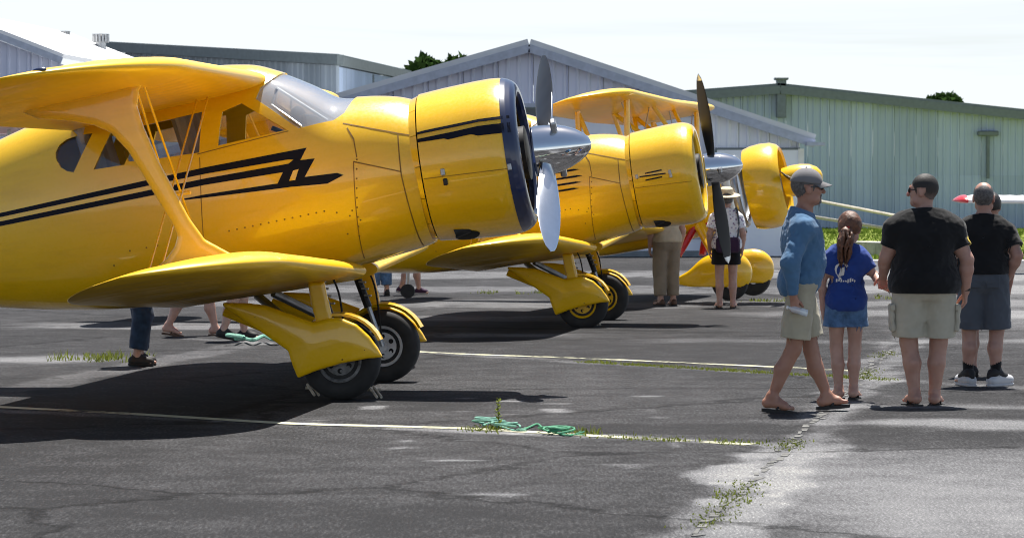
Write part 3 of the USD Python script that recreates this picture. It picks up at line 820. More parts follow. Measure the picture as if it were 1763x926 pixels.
M1 = plane_matrix(at(640, 141, 24.42), math.radians(-6.0), math.radians(8.5))
M1inv = np.linalg.inv(M1)


def side(pts, y):
    """Photograph measurements (u, v) on the near plane -> (x, z) in the plane frame, in the plane's own upright slice at y."""
    out = []
    o = M1inv @ np.array([0, 0, CAM_H, 1.0])
    for u, v in pts:
        d = M1inv[:3, :3] @ ray(u, v)
        t = (y - o[1]) / d[1]
        out.append((o[0] + t * d[0], o[2] + t * d[2]))
    return np.array(out)


FUS = np.array([  # x, top z, bottom z, half width, shape exponent
    (-1.00, 0.56, -0.605, 0.570, 2.0), (-1.12, 0.605, -0.635, 0.590, 2.02), (-1.30, 0.64, -0.66, 0.600, 2.05), (-1.58, 0.675, -0.70, 0.605, 2.12), (-1.80, 0.815, -0.72, 0.605, 2.2),
    (-2.05, 0.955, -0.74, 0.605, 2.3), (-2.30, 1.05, -0.76, 0.605, 2.4), (-2.65, 1.085, -0.78, 0.600, 2.45), (-3.10, 1.04, -0.79, 0.580, 2.45),
    (-3.60, 0.98, -0.77, 0.540, 2.4), (-4.10, 0.855, -0.71, 0.480, 2.3), (-4.60, 0.715, -0.62, 0.410, 2.2), (-5.40, 0.48, -0.44, 0.300, 2.1),
    (-6.20, 0.34, -0.28, 0.200, 2.0), (-7.00, 0.24, -0.14, 0.110, 2.0), (-7.70, 0.15, -0.03, 0.030, 2.0)])


def fus_at(x):
    from scipy.interpolate import PchipInterpolator
    return [PchipInterpolator(FUS[::-1, 0], FUS[::-1, k])(x) for k in (1, 2, 3, 4)]


def fuselage_skin(grow=0.0, n=84, k=110):
    xs = np.concatenate([np.linspace(-1.0, -4.6, 84), np.linspace(-4.68, -7.7, 26)])
    T, B, W, E = fus_at(xs)
    ang = np.arange(n) * 2 * np.pi / n
    secs = []
    for x, t, b, w, e in zip(xs, T, B, W, E):
        c, s = np.cos(ang), np.sin(ang)
        zc = min(-0.02, t - 0.05)
        cy = np.sign(c) * np.abs(c)**(2 / e) * (w + grow)
        cz = np.where(s > 0, np.abs(s)**(2 / e) * (t - zc + grow), -np.abs(s)**(2 / e) * (zc - b + grow))
        secs.append(np.stack([np.full(n, x), cy, zc + cz], 1))
    secs = np.array(secs)
    secs[0, :, 0] += grow; secs[-1, :, 0] -= grow
    return loft(secs)


def near_prism(px, y=-0.57, both=False, depth=1.2):
    P = side(px, y)
    return prism_y(P, -depth, depth if both else 0.0)


def airfoil(n=22):
    """Closed loop (x from 0 leading to 1 trailing, z), upper then lower."""
    x = 0.5 * (1 - np.cos(np.linspace(0, np.pi, n)))
    t = 0.135 * 5 * (0.2969 * np.sqrt(x) - 0.126 * x - 0.3516 * x**2 + 0.2843 * x**3 - 0.1015 * x**4)
    m = 0.035 * np.where(x < 0.4, (0.8 * x - x * x) / 0.16, (0.2 + 0.8 * x - x * x) / 0.36)
    up, lo = m + t, m - t
    return np.concatenate([np.stack([x, up], 1)[::-1], np.stack([x, lo], 1)[1:-1]])


def wing(le, z0, chord, y0, y1, dihedral, tip=1.35, twist=0.0, a=0.60, rib=0.26):
    """A wing from y0 out to y1 (same sign, |y1| > |y0|) with a rounded tip and fabric sagging between ribs."""
    A = airfoil()
    sg = np.sign(y1)
    L = abs(y1)
    yy = np.concatenate([np.linspace(abs(y0), L - tip, 60, endpoint=False), L - tip + tip * np.sin(np.linspace(0, np.pi / 2, 26))])
    secs = []
    for y in yy:
        s = np.clip((y - (L - tip)) / tip, 0, 0.9995)
        k = 1 - math.sqrt(1 - s * s)
        l, c = le - a * chord * k, chord * (1 - k)
        sag = 0.010 * abs(math.sin(math.pi * y / rib))**0.6 * (1 - k)
        z = z0 + y * math.tan(dihedral)
        x = A[:, 0]
        th = A[:, 1] * c * (1.0 - 0.25 * s) + np.where(A[:, 1] > 0.02, -sag, sag) * np.clip(x * (1 - x) * 6, 0, 1)
        secs.append(np.stack([l - x * c, np.full(len(A), sg * y), z + th - x * c * math.tan(twist)], 1))
    if sg < 0:
        secs = [q[::-1] for q in secs]
    return loft(secs)


def wing_top(x, y, le=-1.55, z0=-0.76, chord=1.54, dih=math.radians(2.4), tw=math.radians(3)):
    A = airfoil(); n = len(A) // 2 + 1
    q = (le - x) / chord
    return z0 + y * math.tan(dih) + np.interp(q, A[:n][::-1, 0], A[:n][::-1, 1]) * chord - q * chord * math.tan(tw)


def both_y(m):
    q = m.copy(); q.vertices[:, 1] *= -1; q.invert(); return q


def wheel(parent, c, rim_mat, R=0.31):
    w = part(parent, 'wheel', moved(cat_meshes([cyl_y(0.155, 0.12, 24)]), trimesh.transformations.translation_matrix(c)), rim_mat, 30)
    prof = [(-0.075, 0.155), (-0.105, 0.20), (-0.108, 0.25), (-0.085, 0.292), (-0.05, 0.307), (-0.02, 0.31), (0.02, 0.31), (0.05, 0.307), (0.085, 0.292), (0.108, 0.25), (0.105, 0.20), (0.075, 0.155)]
    t = ring_x([(a, r * R / 0.31) for a, r in prof], 48)
    t.apply_transform(rot([0, 0, 1], math.pi / 2)); t.apply_translation(c)
    part(w, 'tyre', t, 'tyre_rubber', 40)
    hub = [moved(cyl_y(0.118, 0.135, 20), trimesh.transformations.translation_matrix(c)), moved(cyl_y(0.045, 0.20, 14), trimesh.transformations.translation_matrix(c))]
    for q in range(8):
        an = q * math.pi / 4
        hub.append(moved(cyl_y(0.012, 0.148, 6), trimesh.transformations.translation_matrix(np.array(c) + [0.085 * math.cos(an), 0, 0.085 * math.sin(an)])))
    part(w, 'hub_cap', cat_meshes(hub), rim_mat, 30)
    for q in range(6):
        an = q * math.pi / 3 + 0.4
        part(w, 'lightening_hole', moved(cyl_y(0.021, 0.139, 10), trimesh.transformations.translation_matrix(np.array(c) + [0.083 * math.cos(an), 0, 0.083 * math.sin(an)])), 'black_hole', 30)
    part(w, 'brake_disc', moved(cyl_y(0.148, 0.124, 28), trimesh.transformations.translation_matrix(c)), 'dark_metal', 30)
    rim = ring_x([(-0.084, 0.150), (-0.094, 0.165), (-0.084, 0.178), (0.084, 0.178), (0.094, 0.165), (0.084, 0.150)], 40)
    rim.apply_transform(rot([0, 0, 1], math.pi / 2)); rim.apply_translation(c)
    part(w, 'rim', rim, rim_mat, 30)
    return w


def cyl_y(r, h, n=20):
    m = trimesh.creation.cylinder(r, h, sections=n)
    m.apply_transform(rot([1, 0, 0], math.pi / 2)); return m


def blade(R, root, chord, ang, mat_tip=None):
    """A twisted propeller blade lying along +z, then turned about x by ang."""
    secs = []
    for s in np.linspace(0, 1, 26):
        r = root + (R - root) * s
        c = chord * (0.38 + 0.62 * math.sin(min(1, s * 1.6 + 0.05) * math.pi / 2)) * math.sqrt(max(1e-4, 1 - max(0, (s - 0.45) / 0.55)**2.6))
        t = 0.055 * (1 - s)**1.5 + 0.010
        tw = -math.radians(62 - 22 * s)
        q = np.linspace(0, 2 * np.pi, 16, endpoint=False)
        px, py = 0.5 * t * np.sin(q), 0.5 * c * np.cos(q)
        secs.append(np.stack([px * math.cos(tw) + py * math.sin(tw), -px * math.sin(tw) + py * math.cos(tw), np.full(16, r)], 1))
    return moved(loft(secs), rot([1, 0, 0], ang))


def cowl_r(x):
    return np.interp(x, [-0.95, -0.75, -0.5, -0.36, -0.29, -0.23, -0.19, -0.165, -0.155], [0.600, 0.618, 0.634, 0.637, 0.631, 0.612, 0.588, 0.560, 0.53])


def engine_parts(root, xc=-0.42):
    e = part(root, 'engine', moved(trimesh.creation.cylinder(0.22, 0.42, sections=24), trimesh.transformations.translation_matrix((xc + 0.06, 0, 0)) @ rot([0, 1, 0], math.pi / 2)), 'dark_metal')
    for q in range(9):
        a = 2 * math.pi * q / 9
        cyls = [moved(trimesh.creation.cylinder(0.062, 0.30, sections=12), trimesh.transformations.translation_matrix((0, 0, 0.34)))]
        for f in range(7):
            cyls.append(moved(trimesh.creation.cylinder(0.088, 0.012, sections=14), trimesh.transformations.translation_matrix((0, 0, 0.25 + f * 0.036))))
        part(e, 'cylinder', moved(cat_meshes(cyls), trimesh.transformations.translation_matrix((xc, 0, 0)) @ rot([1, 0, 0], a)), 'bare_metal')


def poly_strip(p0, p1, w0, w1):
    (x0, y0), (x1, y1) = p0, p1
    return [(x0, y0 - w0 / 2), (x1, y1 - w1 / 2), (x1, y1 + w1 / 2), (x0, y0 + w0 / 2)]


def staggerwing(name, label, matrix, near=True):
    """near: the navy-trimmed plane in front, else the plain yellow one with four thin flank stripes and a black propeller."""
    t = thing(name, label, 'biplane', matrix=matrix, group=None)
    paint = 'yellow_paint'
    outer = fuselage_skin(0.0)
    body = mf(outer) - mf(fuselage_skin(-0.035)).translate((-0.01, 0, 0))
    wins = {
        'windshield': [(409, 91), (402, 106), (391, 113), (375, 116), (352, 121), (300, 93), (304, 82), (320, 69), (330, 60), (420, 60)],
        'door_window': [(281, 97), (336, 122), (256, 137), (257, 120), (259, 105)],
        'cabin_window': [(235, 105), (234, 143.5), (182, 149.5), (150, 152), (142, 140), (150, 121)],
        'rear_window': [(128, 121), (136, 122), (150, 134), (152, 141), (145, 155), (108, 159.5)],
        'quarter_window': [(104, 125), (84, 162), (76, 161), (67, 157), (61, 149), (60, 143), (64, 136), (72, 131), (86, 127)]}
    shell = mf(fuselage_skin(-0.012)) - mf(fuselage_skin(-0.020)).translate((-0.004, 0, 0))
    holes = {}
    for k, px in wins.items():
        P = side(px, -0.56 if k != 'windshield' else -0.45)
        holes[k] = prism_y(P, -1.2, 1.2)
        body = body - holes[k]
    fus = part(t, 'fuselage', tm(body), paint, 28)
    # glass panes (each side its own) just under the skin
    for k, hm in holes.items():
        g = shell ^ hm
        if k == 'windshield':
            part(t, 'windshield', tm(g), 'plexiglass', 40)
        else:
            for sgn in (-1, 1):
                half = g ^ Manifold.cube((8, 2, 4), True).translate((-3, sgn * 1.0, 0))
                part(t, k, tm(half), 'window_glass', 40)
    # windshield posts
    for sgn in (-1, 1):
        for (p, q, yy0, yy1, w) in (((313, 77), (384, 113.5), 0.20, 0.33, 0.013), ((318, 99), (353, 119), 0.44, 0.53, 0.014), ((324, 84), (318, 99), 0.36, 0.44, 0.012)):
            a, b = side([p], -yy0)[0], side([q], -yy1)[0]
            part(t, 'windshield_post', rod((a[0], sgn * yy0, a[1]), (b[0], sgn * yy1, b[1]), w, 8), 'bare_metal')
    # decals: paint and seams that follow the skin
    skin2 = mf(fuselage_skin(0.0035)) - mf(fuselage_skin(-0.004)).translate((0, 0, 0))
    skin1 = mf(fuselage_skin(0.002)) - mf(fuselage_skin(-0.004))

    def decal(nm, px, m, y=-0.585, shl=skin2, parent=fus, mirror=True):
        g = tm(shl ^ near_prism(px, y))
        if len(g.faces):
            part(parent, nm, g, m, 40)
            if mirror:
                part(parent, nm, both_y(g), m, 40)
    if near:
        sl = (163 - 203) / 240.0
        decal('stripe', [(-260, 199.4 - 260 * -0.1742 * 0.9), (0, 199.4), (240, 157.5), (359, 139), (352, 150.8), (345, 150.2), (338, 150), (240, 163.6), (0, 203.4), (-260, 203.4 + 260 * 0.157)], 'stripe_navy')
        decal('stripe', [(-260, 207.5 + 260 * 0.157), (0, 207.5), (240, 168), (338.5, 154), (346, 149), (352, 150.7), (369, 149), (357.5, 166.5), (395.5, 162.7), (403, 164.7), (384, 172.8), (342, 175.8), (318, 178.3), (240, 186), (214, 188.4), (214, 187.2), (240, 183), (326, 172.6), (332, 162), (240, 174), (0, 212), (-260, 212 + 260 * 0.157)], 'stripe_navy')
        decal('stripe_slot', [(344, 160.5), (350.5, 159), (346.5, 169.5), (339.5, 170)], paint, shl=mf(fuselage_skin(0.0055)) - mf(fuselage_skin(-0.004)))
    else:
        # four thin stripes on the flank ending in points
        for k in range(4):
            e = (418, 424, 422, 418)[k] - 22
            y0 = 141.5 + k * 9.2
            decal('stripe', [(250, y0 + 16.5), (e - 10, y0 - 1.2), (e, y0 - 0.4), (e - 12, y0 + 2.0), (250, y0 + 19)], 'stripe_navy')
    for px in ([(417.6, 148), (418.8, 148), (414, 130), (405, 119.5), (404, 120.3), (412.8, 131)],
               [(414, 151.4), (470, 160.9), (470, 162.0), (414, 152.6)],
               [(464, 125), (465.4, 125), (471, 164), (482, 206), (488, 232), (486.6, 232), (480.6, 206), (469.6, 164)],
               [(399, 115), (464, 124.5), (482, 126.8), (482, 127.8), (464, 125.6), (399, 116)],
               [(233.6, 148), (234.4, 148), (239, 232), (238.2, 232)],
               [(231, 144.6), (337, 122.8), (337, 123.5), (231, 145.5)],
               [(414, 152), (415, 152), (420, 244), (419, 244)]):
        decal('panel_seam', px, 'seam_dark', shl=skin1)
    rv = []
    for u, v in [(268 + 9.3 * k, 217.2 - 1.55 * k) for k in range(13)] + [(418, 150 + 9 * k) for k in range(9)] + [(394, 200), (409, 203), (421, 207), (405, 220), (412, 198)] + [(180 + 4 * k, 258 - k) for k in range(3)] + [(130, 250), (133, 261), (150, 236), (170, 233), (183, 231)]:
        P = side([(u, v)], -0.6)[0]
        tt = [float(q) for q in fus_at(P[0])]
        zc = -0.02
        hz = (tt[0] - zc) if P[1] > zc else (zc - tt[1])
        yy = tt[2] * max(0, 1 - abs((P[1] - zc) / hz)**tt[3])**(1 / tt[3])
        rv.append(ell((P[0], -yy, P[1]), (0.0075, 0.004, 0.0075), 1))
    tag(part(fus, 'screws', cat_meshes(rv), 'seam_dark', 40), kind='stuff')
    # far tail, out of the frame
    part(t, 'fin', plate([(-6.6, 0.25), (-7.3, 1.05), (-7.6, 1.15), (-7.95, 1.0), (-8.0, 0.1), (-7.7, 0.05)], 0, 0.05, 0.02, 0.03), paint)
    for sgn in (-1, 1):
        part(t, 'tailplane', wing(-6.75, 0.10, 0.95, sgn * 0.03, sgn * 1.9, 0.0, tip=0.9), 'yellow_fabric', 35)
    part(t, 'tail_wheel', moved(cyl_y(0.12, 0.08, 16), trimesh.transformations.translation_matrix((-7.0, 0, -0.55))), 'tyre_rubber')
    part(t, 'tail_wheel_fork', rod((-7.0, 0, -0.55), (-6.8, 0, -0.1), 0.03), 'bare_metal')
    # wings
    for sgn in (-1, 1):
        part(t, 'upper_wing', wing(-2.13, 0.90, 1.62, sgn * 0.0, sgn * 4.88, math.radians(-0.5), twist=math.radians(6.3), tip=1.75), 'yellow_fabric', 35)
        part(t, 'tip_light', ell((-2.82, sgn * 4.76, 0.88), (0.05, 0.025, 0.018), 2), 'navy_paint')
        lw = part(t, 'lower_wing', wing(-1.55, -0.76, 1.54, sgn * 0.30, sgn * 4.88, math.radians(2.4), twist=math.radians(3)), 'yellow_fabric', 35)
        for xa, xb, ya, yb in ((-1.66, -2.15, 0.66, 0.90),):
            P = []
            for q in np.linspace(0, 1, 12):
                x = xa + (xb - xa) * q
                for y in (ya, yb):
                    tri = (x, sgn * y)
                    P.append((x, sgn * y, wing_top(x, y)))
            P = np.array(P); F = []
            for q in range(11):
                F += [(2 * q, 2 * q + 1, 2 * q + 3), (2 * q, 2 * q + 3, 2 * q + 2)]
            V = np.vstack([P + [0, 0, 0.004], P - [0, 0, 0.01]]); n0 = len(P)
            F = np.array(F)
            part(lw, 'walkway', trimesh.Trimesh(V, np.vstack([F, F[:, ::-1] + n0]), process=False), 'walkway_grey')
    # cowl
    XR = -0.265
    xs = np.linspace(-0.95, XR, 26) if near else np.concatenate([np.linspace(-0.95, -0.30, 22), np.linspace(-0.29, -0.155, 12)])
    rear = [(x, cowl_r(x)) for x in xs]
    inner = [(x, cowl_r(x) - 0.03) for x in xs[::-1]]
    if not near:
        inner = [(-0.16, 0.505), (-0.19, 0.485), (-0.25, 0.50)] + [(x, cowl_r(x) - 0.04) for x in xs[::-1] if x < -0.36]
    cw = part(t, 'cowl', ring_x(rear + inner, 96), paint, 40)
    if near:
        xr = np.concatenate([np.linspace(XR - 0.006, -0.235, 5), np.linspace(-0.23, -0.155, 12)])
        part(t, 'cowl_ring', ring_x([(x, cowl_r(x) + 0.004) for x in xr] + [(-0.157, 0.50), (-0.18, 0.482), (-0.22, 0.49), (XR - 0.006, 0.56)], 96), 'navy_paint', 40)
    full = lambda g: mf(ring_x([(x, cowl_r(x) + g) for x in np.linspace(-0.949, -0.155, 34)] + [(-0.155, 0.3), (-0.949, 0.3)], 96))
    cs = full(0.004) - full(-0.01)

    def cdecal(nm, px, m):
        g = tm(cs ^ near_prism(px, -0.6))
        if len(g.faces):
            part(cw, nm, g, m, 40); part(cw, nm, both_y(g), m, 40)
    if near:
        cdecal('stripe', [(480, 126), (496, 122.4), (530, 116.8), (560, 111.8), (600, 107.5), (600, 110.6), (560, 114.6), (530, 119.6), (496, 125), (480, 128)], 'stripe_navy')
        cdecal('stripe', [(480, 132), (497, 129.2), (530, 123.8), (560, 118.4), (600, 114.4), (600, 124), (560, 127.6), (552, 126.2), (540, 128.4), (525, 131.2), (520, 130.2), (497, 133.0), (480, 135)], 'stripe_navy')
    else:
        for (a, b, v) in ((515, 545, 143.5), (505, 552, 148.5), (516, 546, 153.5)):
            cdecal('stripe', [(a, v + 2.6), (b, v - 2.6), (b + 1, v - 0.6), (a, v + 4.6)], 'stripe_navy')
    cdecal('panel_seam', [(497, 168), (600, 158.0), (600, 158.6), (497, 168.6)], 'seam_dark')
    for u, v in (((519, 162), (522, 171), (597, 157)) if near else ((500, 152), (560, 145), (562, 150))):
        P = side([(u, v)], -0.6)[0]
        yy = math.sqrt(max(0, (cowl_r(P[0]) + 0.004)**2 - P[1]**2))
        part(cw, 'latch', bx((0.035, 0.02, 0.055), (P[0], -yy, P[1]), 0.006), 'bare_metal' if v != 171 else 'dark_metal')
    cdecal('exhaust_opening', [(541 + 15 * math.cos(q) + (1.5 if not near else 0), 222.0 + 4.2 * math.sin(q) - 2.2 * math.cos(q)) for q in np.linspace(0, 2 * np.pi, 20, endpoint=False)], 'black_hole')
    part(t, 'exhaust_pipe', tube([(-0.62, -0.26, -0.48), (-0.70, -0.26, -0.525), (-0.80, -0.265, -0.55)], [0.050, 0.052, 0.052], 14), 'dark_metal', 40)
    part(t, 'firewall', moved(trimesh.creation.cylinder(0.55, 0.04, sections=48), trimesh.transformations.translation_matrix((-0.99, 0, 0)) @ rot([0, 1, 0], math.pi / 2)), 'dark_metal')
    for k in range(14):
        secs = []
        for a in np.linspace(2 * math.pi * (k + 0.012) / 14, 2 * math.pi * (k + 0.988) / 14, 7):
            secs.append([(x, r * math.cos(a), r * math.sin(a)) for x, r in ((-1.02, 0.568), (-0.962, 0.588), (-0.962, 0.578), (-1.02, 0.556))])
        part(t, 'cowl_flap', loft(secs), paint)
    engine_parts(t)
    # propeller with spinner
    pr = part(t, 'spinner', revolve_x([(-0.10, 0.0), (-0.10, 0.20), (-0.06, 0.205), (0.02, 0.203), (0.10, 0.192), (0.18, 0.168), (0.26, 0.132), (0.32, 0.09), (0.36, 0.045), (0.372, 0.0)], 48), 'chrome', 40)
    a0 = math.radians(-49) if near else math.radians(8)
    for k in range(2):
        bl = blade(1.24 if near else 1.20, 0.12, 0.22 if near else 0.20, a0 + k * math.pi)
        if not near:
            pb = part(t, 'propeller_blade', bl, 'blade_black', 50)
            tipf = np.linalg.norm(bl.triangles_center[:, 1:], axis=1) > 1.10
            q = bl.submesh([np.nonzero(tipf)[0]], append=True, repair=False); q.vertices[:, 0] += 0.0; q.vertices *= 1.002
            part(pb, 'blade_tip', q, 'blade_metal', 50)
        else:
            fw_ = bl.face_normals[:, 0] > 0
            pb = part(t, 'propeller_blade', bl.submesh([np.nonzero(fw_)[0]], append=True, repair=False), 'blade_metal', 50)
            part(pb, 'blade_back', bl.submesh([np.nonzero(~fw_)[0]], append=True, repair=False), 'blade_dark', 50)
    for k in range(2):
        part(t, 'counterweight', moved(bx((0.05, 0.07, 0.12), (0.10, 0.0, 0.23), 0.012), rot([1, 0, 0], a0 + math.pi / 2 + k * math.pi)), 'bare_metal')
    # interplane struts
    YS = 3.3
    so = [(305, 250), (300, 244), (270, 238), (240, 225), (222, 205), (205, 180), (185, 150), (168, 118), (161, 100), (163, 85), (170, 75), (185, 66), (185, 56), (120, 70), (20, 92),
          (18, 103), (45, 112), (80, 114), (110, 118), (130, 125), (150, 142), (170, 168), (190, 195), (203, 212), (208, 222), (205, 232), (195, 243), (178, 256), (178, 264), (260, 262)]
    S2 = side(so, -YS)
    st = plate(S2, 0.0, 0.07, 0.032, 0.014)
    for sgn in (-1, 1):
        part(t, 'interplane_strut', moved(st, trimesh.transformations.translation_matrix((0, sgn * YS, 0))), paint, 40)
    for sgn in (-1, 1):
        for (p, yp, q, yq, nm) in (((165, 72), 3.28, (240, 247), 0.62, 'flying_wire'), ((160, 84), 3.28, (222, 247), 0.62, 'flying_wire'),
                                   ((233, 87), 0.62, (172, 262), 3.28, 'landing_wire'), ((246, 84), 0.62, (186, 262), 3.28, 'landing_wire')):
            a, b = side([p], -yp)[0], side([q], -yq)[0]
            part(t, nm, rod((a[0], sgn * yp, a[1]), (b[0], sgn * yq, b[1]), 0.0085, 6), paint)
        a = side([(212, 182)], -2.0)[0]
        part(t, 'wire_spreader', bx((0.16, 0.03, 0.03), (a[0], sgn * 2.0, a[1]), 0.01), paint)
    # main gear
    WX, WZ, WY = -1.72, -1.405, 1.13
    for sgn in (-1, 1):
        wheel(t, (WX, sgn * WY, WZ), ('wheel_shade_dirt' if sgn < 0 else 'wheel_white') if near else 'yellow_paint')
        yo = 1.13 + 0.16
        fo = [(261, 284.5), (290, 285), (311, 287), (340, 295), (367, 303), (385, 299), (400, 299), (418, 305), (433, 316), (443, 327), (449, 336), (430, 337.5), (400, 342), (372, 348.5), (349, 356), (342, 342), (337.5, 330), (300, 309), (261, 288)]
        F2 = side(fo, -yo)
        fb = plate(F2, 0.0, 0.05, 0.022, 0.012, bulge=0.022)
        fr = part(t, 'wheel_fairing', moved(fb if sgn < 0 else both_y(fb), trimesh.transformations.translation_matrix((0, sgn * yo, 0))), paint, 40)
        for u, v in ((372, 333), (402, 338), (410, 327), (352, 318), (325, 309), (300, 298), (428, 329)):
            c_ = side([(u, v)], -yo)[0]
            part(fr, 'screw', ell((c_[0], sgn * (yo + 0.030), c_[1]), (0.008, 0.012, 0.008), 1), 'seam_dark')
        lo = [(360, 266), (380, 264), (385, 283), (391, 304), (370, 304), (364, 285)]
        part(t, 'gear_leg_cover', moved(plate(side(lo, -yo), 0.0, 0.035, 0.015, 0.012), trimesh.transformations.translation_matrix((0, sgn * (yo - 0.01), 0))), paint, 40)
        # fender skin over the tyre, drag link, oleo
        arc = []
        for q in np.linspace(math.radians(168), math.radians(18), 16):
            ring = []
            for (rr, dy) in ((0.335, -0.02), (0.36, -0.05), (0.375, 0.03), (0.365, 0.13), (0.345, 0.13), (0.352, 0.03), (0.345, -0.03)):
                ring.append((WX + rr * math.cos(q), sgn * (WY + dy), WZ + rr * math.sin(q)))
            arc.append(ring)
        part(t, 'fender', loft(arc), paint, 40)
        yi = WY - 0.15
        o = part(t, 'oleo_strut', rod((WX - 0.16, sgn * yi, -0.60), (WX - 0.06, sgn * yi, -1.06), 0.034, 12), 'dark_metal')
        part(o, 'piston', rod((WX - 0.06, sgn * yi, -1.04), (WX + 0.01, sgn * (yi + 0.02), WZ), 0.02, 10), 'bare_metal')
        for q in range(6):
            f = q / 6
            part(o, 'clamp', moved(bx((0.062, 0.05, 0.016), (0, 0, 0), 0.004), trimesh.transformations.translation_matrix((WX - 0.12 + 0.09 * f, sgn * (yi - 0.03), -0.66 - 0.36 * f)) @ rot([0, 1, 0], 0.24)), 'bare_metal')
        part(o, 'brake_hose', tube(spline([(WX - 0.05, sgn * (yi - 0.03), -0.64), (WX + 0.02, sgn * (yi - 0.04), -0.85), (WX + 0.03, sgn * (yi - 0.04), -1.05), (WX + 0.02, sgn * (yi - 0.03), -1.3)], 14), 0.009, 6), 'black_hole')
        part(t, 'drag_link', rod((-2.60, sgn * (WY - 0.12), -0.90), (WX - 0.1, sgn * (WY - 0.12), WZ + 0.05), 0.04, 10), paint)
        part(t, 'retract_tube', rod((-2.45, sgn * 0.35, -0.82), (WX - 0.25, sgn * (WY - 0.2), -1.22), 0.035, 10), 'bare_metal')
    # cabin: floor, seats, panel, compass
    part(t, 'cabin_floor', bx((2.3, 0.95, 0.03), (-2.75, 0, 0.02)), 'cabin_tan')
    for (sx, sy) in ((-2.55, -0.24), (-2.55, 0.24), (-3.35, -0.24), (-3.35, 0.24)):
        s = part(t, 'seat', bx((0.42, 0.40, 0.14), (sx, sy, 0.12), 0.03), 'cabin_tan')
        part(s, 'seat_back', moved(bx((0.11, 0.38, 0.66), (0, 0, 0.33), 0.04), trimesh.transformations.translation_matrix((sx - 0.24, sy, 0.16)) @ rot([0, 1, 0], -0.16)), 'cabin_grey')
    part(t, 'instrument_panel', bx((0.06, 0.9, 0.34), (-1.86, 0, 0.40), 0.02), 'dark_metal')
    if near:
        cpt = side([(349, 107)], -0.2)[0]
        part(t, 'compass', ell((cpt[0], -0.2, cpt[1]), 0.062, 3), 'black_hole')
    part(t, 'control_column', cat_meshes([rod((-1.9, -0.1, 0.35), (-2.15, -0.24, 0.5), 0.02)]), 'dark_metal')
    return t

# ------------------------------------------------------------------ people. Own frame: facing +y, right hand at +x, standing at z = 0
def smin(a, b, k):
    if k <= 0:
        return np.minimum(a, b)
    q = np.maximum(k - np.abs(a - b), 0) / k
    return np.minimum(a, b) - q * q * k * 0.25


def unit(v):
    v = np.asarray(v, float); return v / (np.linalg.norm(v) + 1e-9)


def hand_bones(F, w, d, n, thumb, curl, sc=1.0):
    """Palm, four fingers of unequal length and a thumb from the side of the palm. d: along the fingers, n: the way the palm faces, thumb: towards the thumb's side."""
    d = unit(d); n = unit(np.asarray(n) - np.dot(n, d) * d); s = unit(np.asarray(thumb) - np.dot(thumb, d) * d - np.dot(thumb, n) * n)
    k = 0.007 * sc
    for q in (-0.024, -0.008, 0.008, 0.022):
        F.bone(w + s * q * 0.5 * sc, w + d * 0.078 * sc + s * q * sc, 0.016 * sc, 0.0115 * sc, k=0.012 * sc)
    for i, (q, L) in enumerate(((0.028, 0.070), (0.0095, 0.078), (-0.0095, 0.073), (-0.028, 0.058))):
        p = w + d * (0.082 - 0.004 * abs(i - 1)) * sc + s * q * sc
        ang = 0.0
        for seg, r0, r1 in ((0.46, 0.0098, 0.0088), (0.31, 0.0088, 0.0080), (0.26, 0.0080, 0.0068)):
            ang += curl * (0.8 + 0.12 * i)
            e = p + (d * math.cos(ang) + n * math.sin(ang) + s * q * 0.6) * L * seg * sc * 1.08
            F.bone(p, e, r0 * sc, r1 * sc, k=k); p = e
    p = w + d * 0.022 * sc + s * 0.022 * sc
    for L, a, r0, r1 in ((0.040, 0.75, 0.0145, 0.0115), (0.032, 0.45, 0.0112, 0.010), (0.026, 0.30, 0.010, 0.0078)):
        e = p + (d * math.cos(a) + s * math.sin(a) + n * (0.25 + 0.5 * curl)) * L * sc
        F.bone(p, e, r0 * sc, r1 * sc, k=k); p = e


def head_matrix(yaw, tilt=0.0, nod=0.0):
    """yaw > 0 turns the face to the person's left."""
    return (rot([0, 0, 1], yaw) @ rot([0, 1, 0], tilt) @ rot([1, 0, 0], nod))[:3, :3]


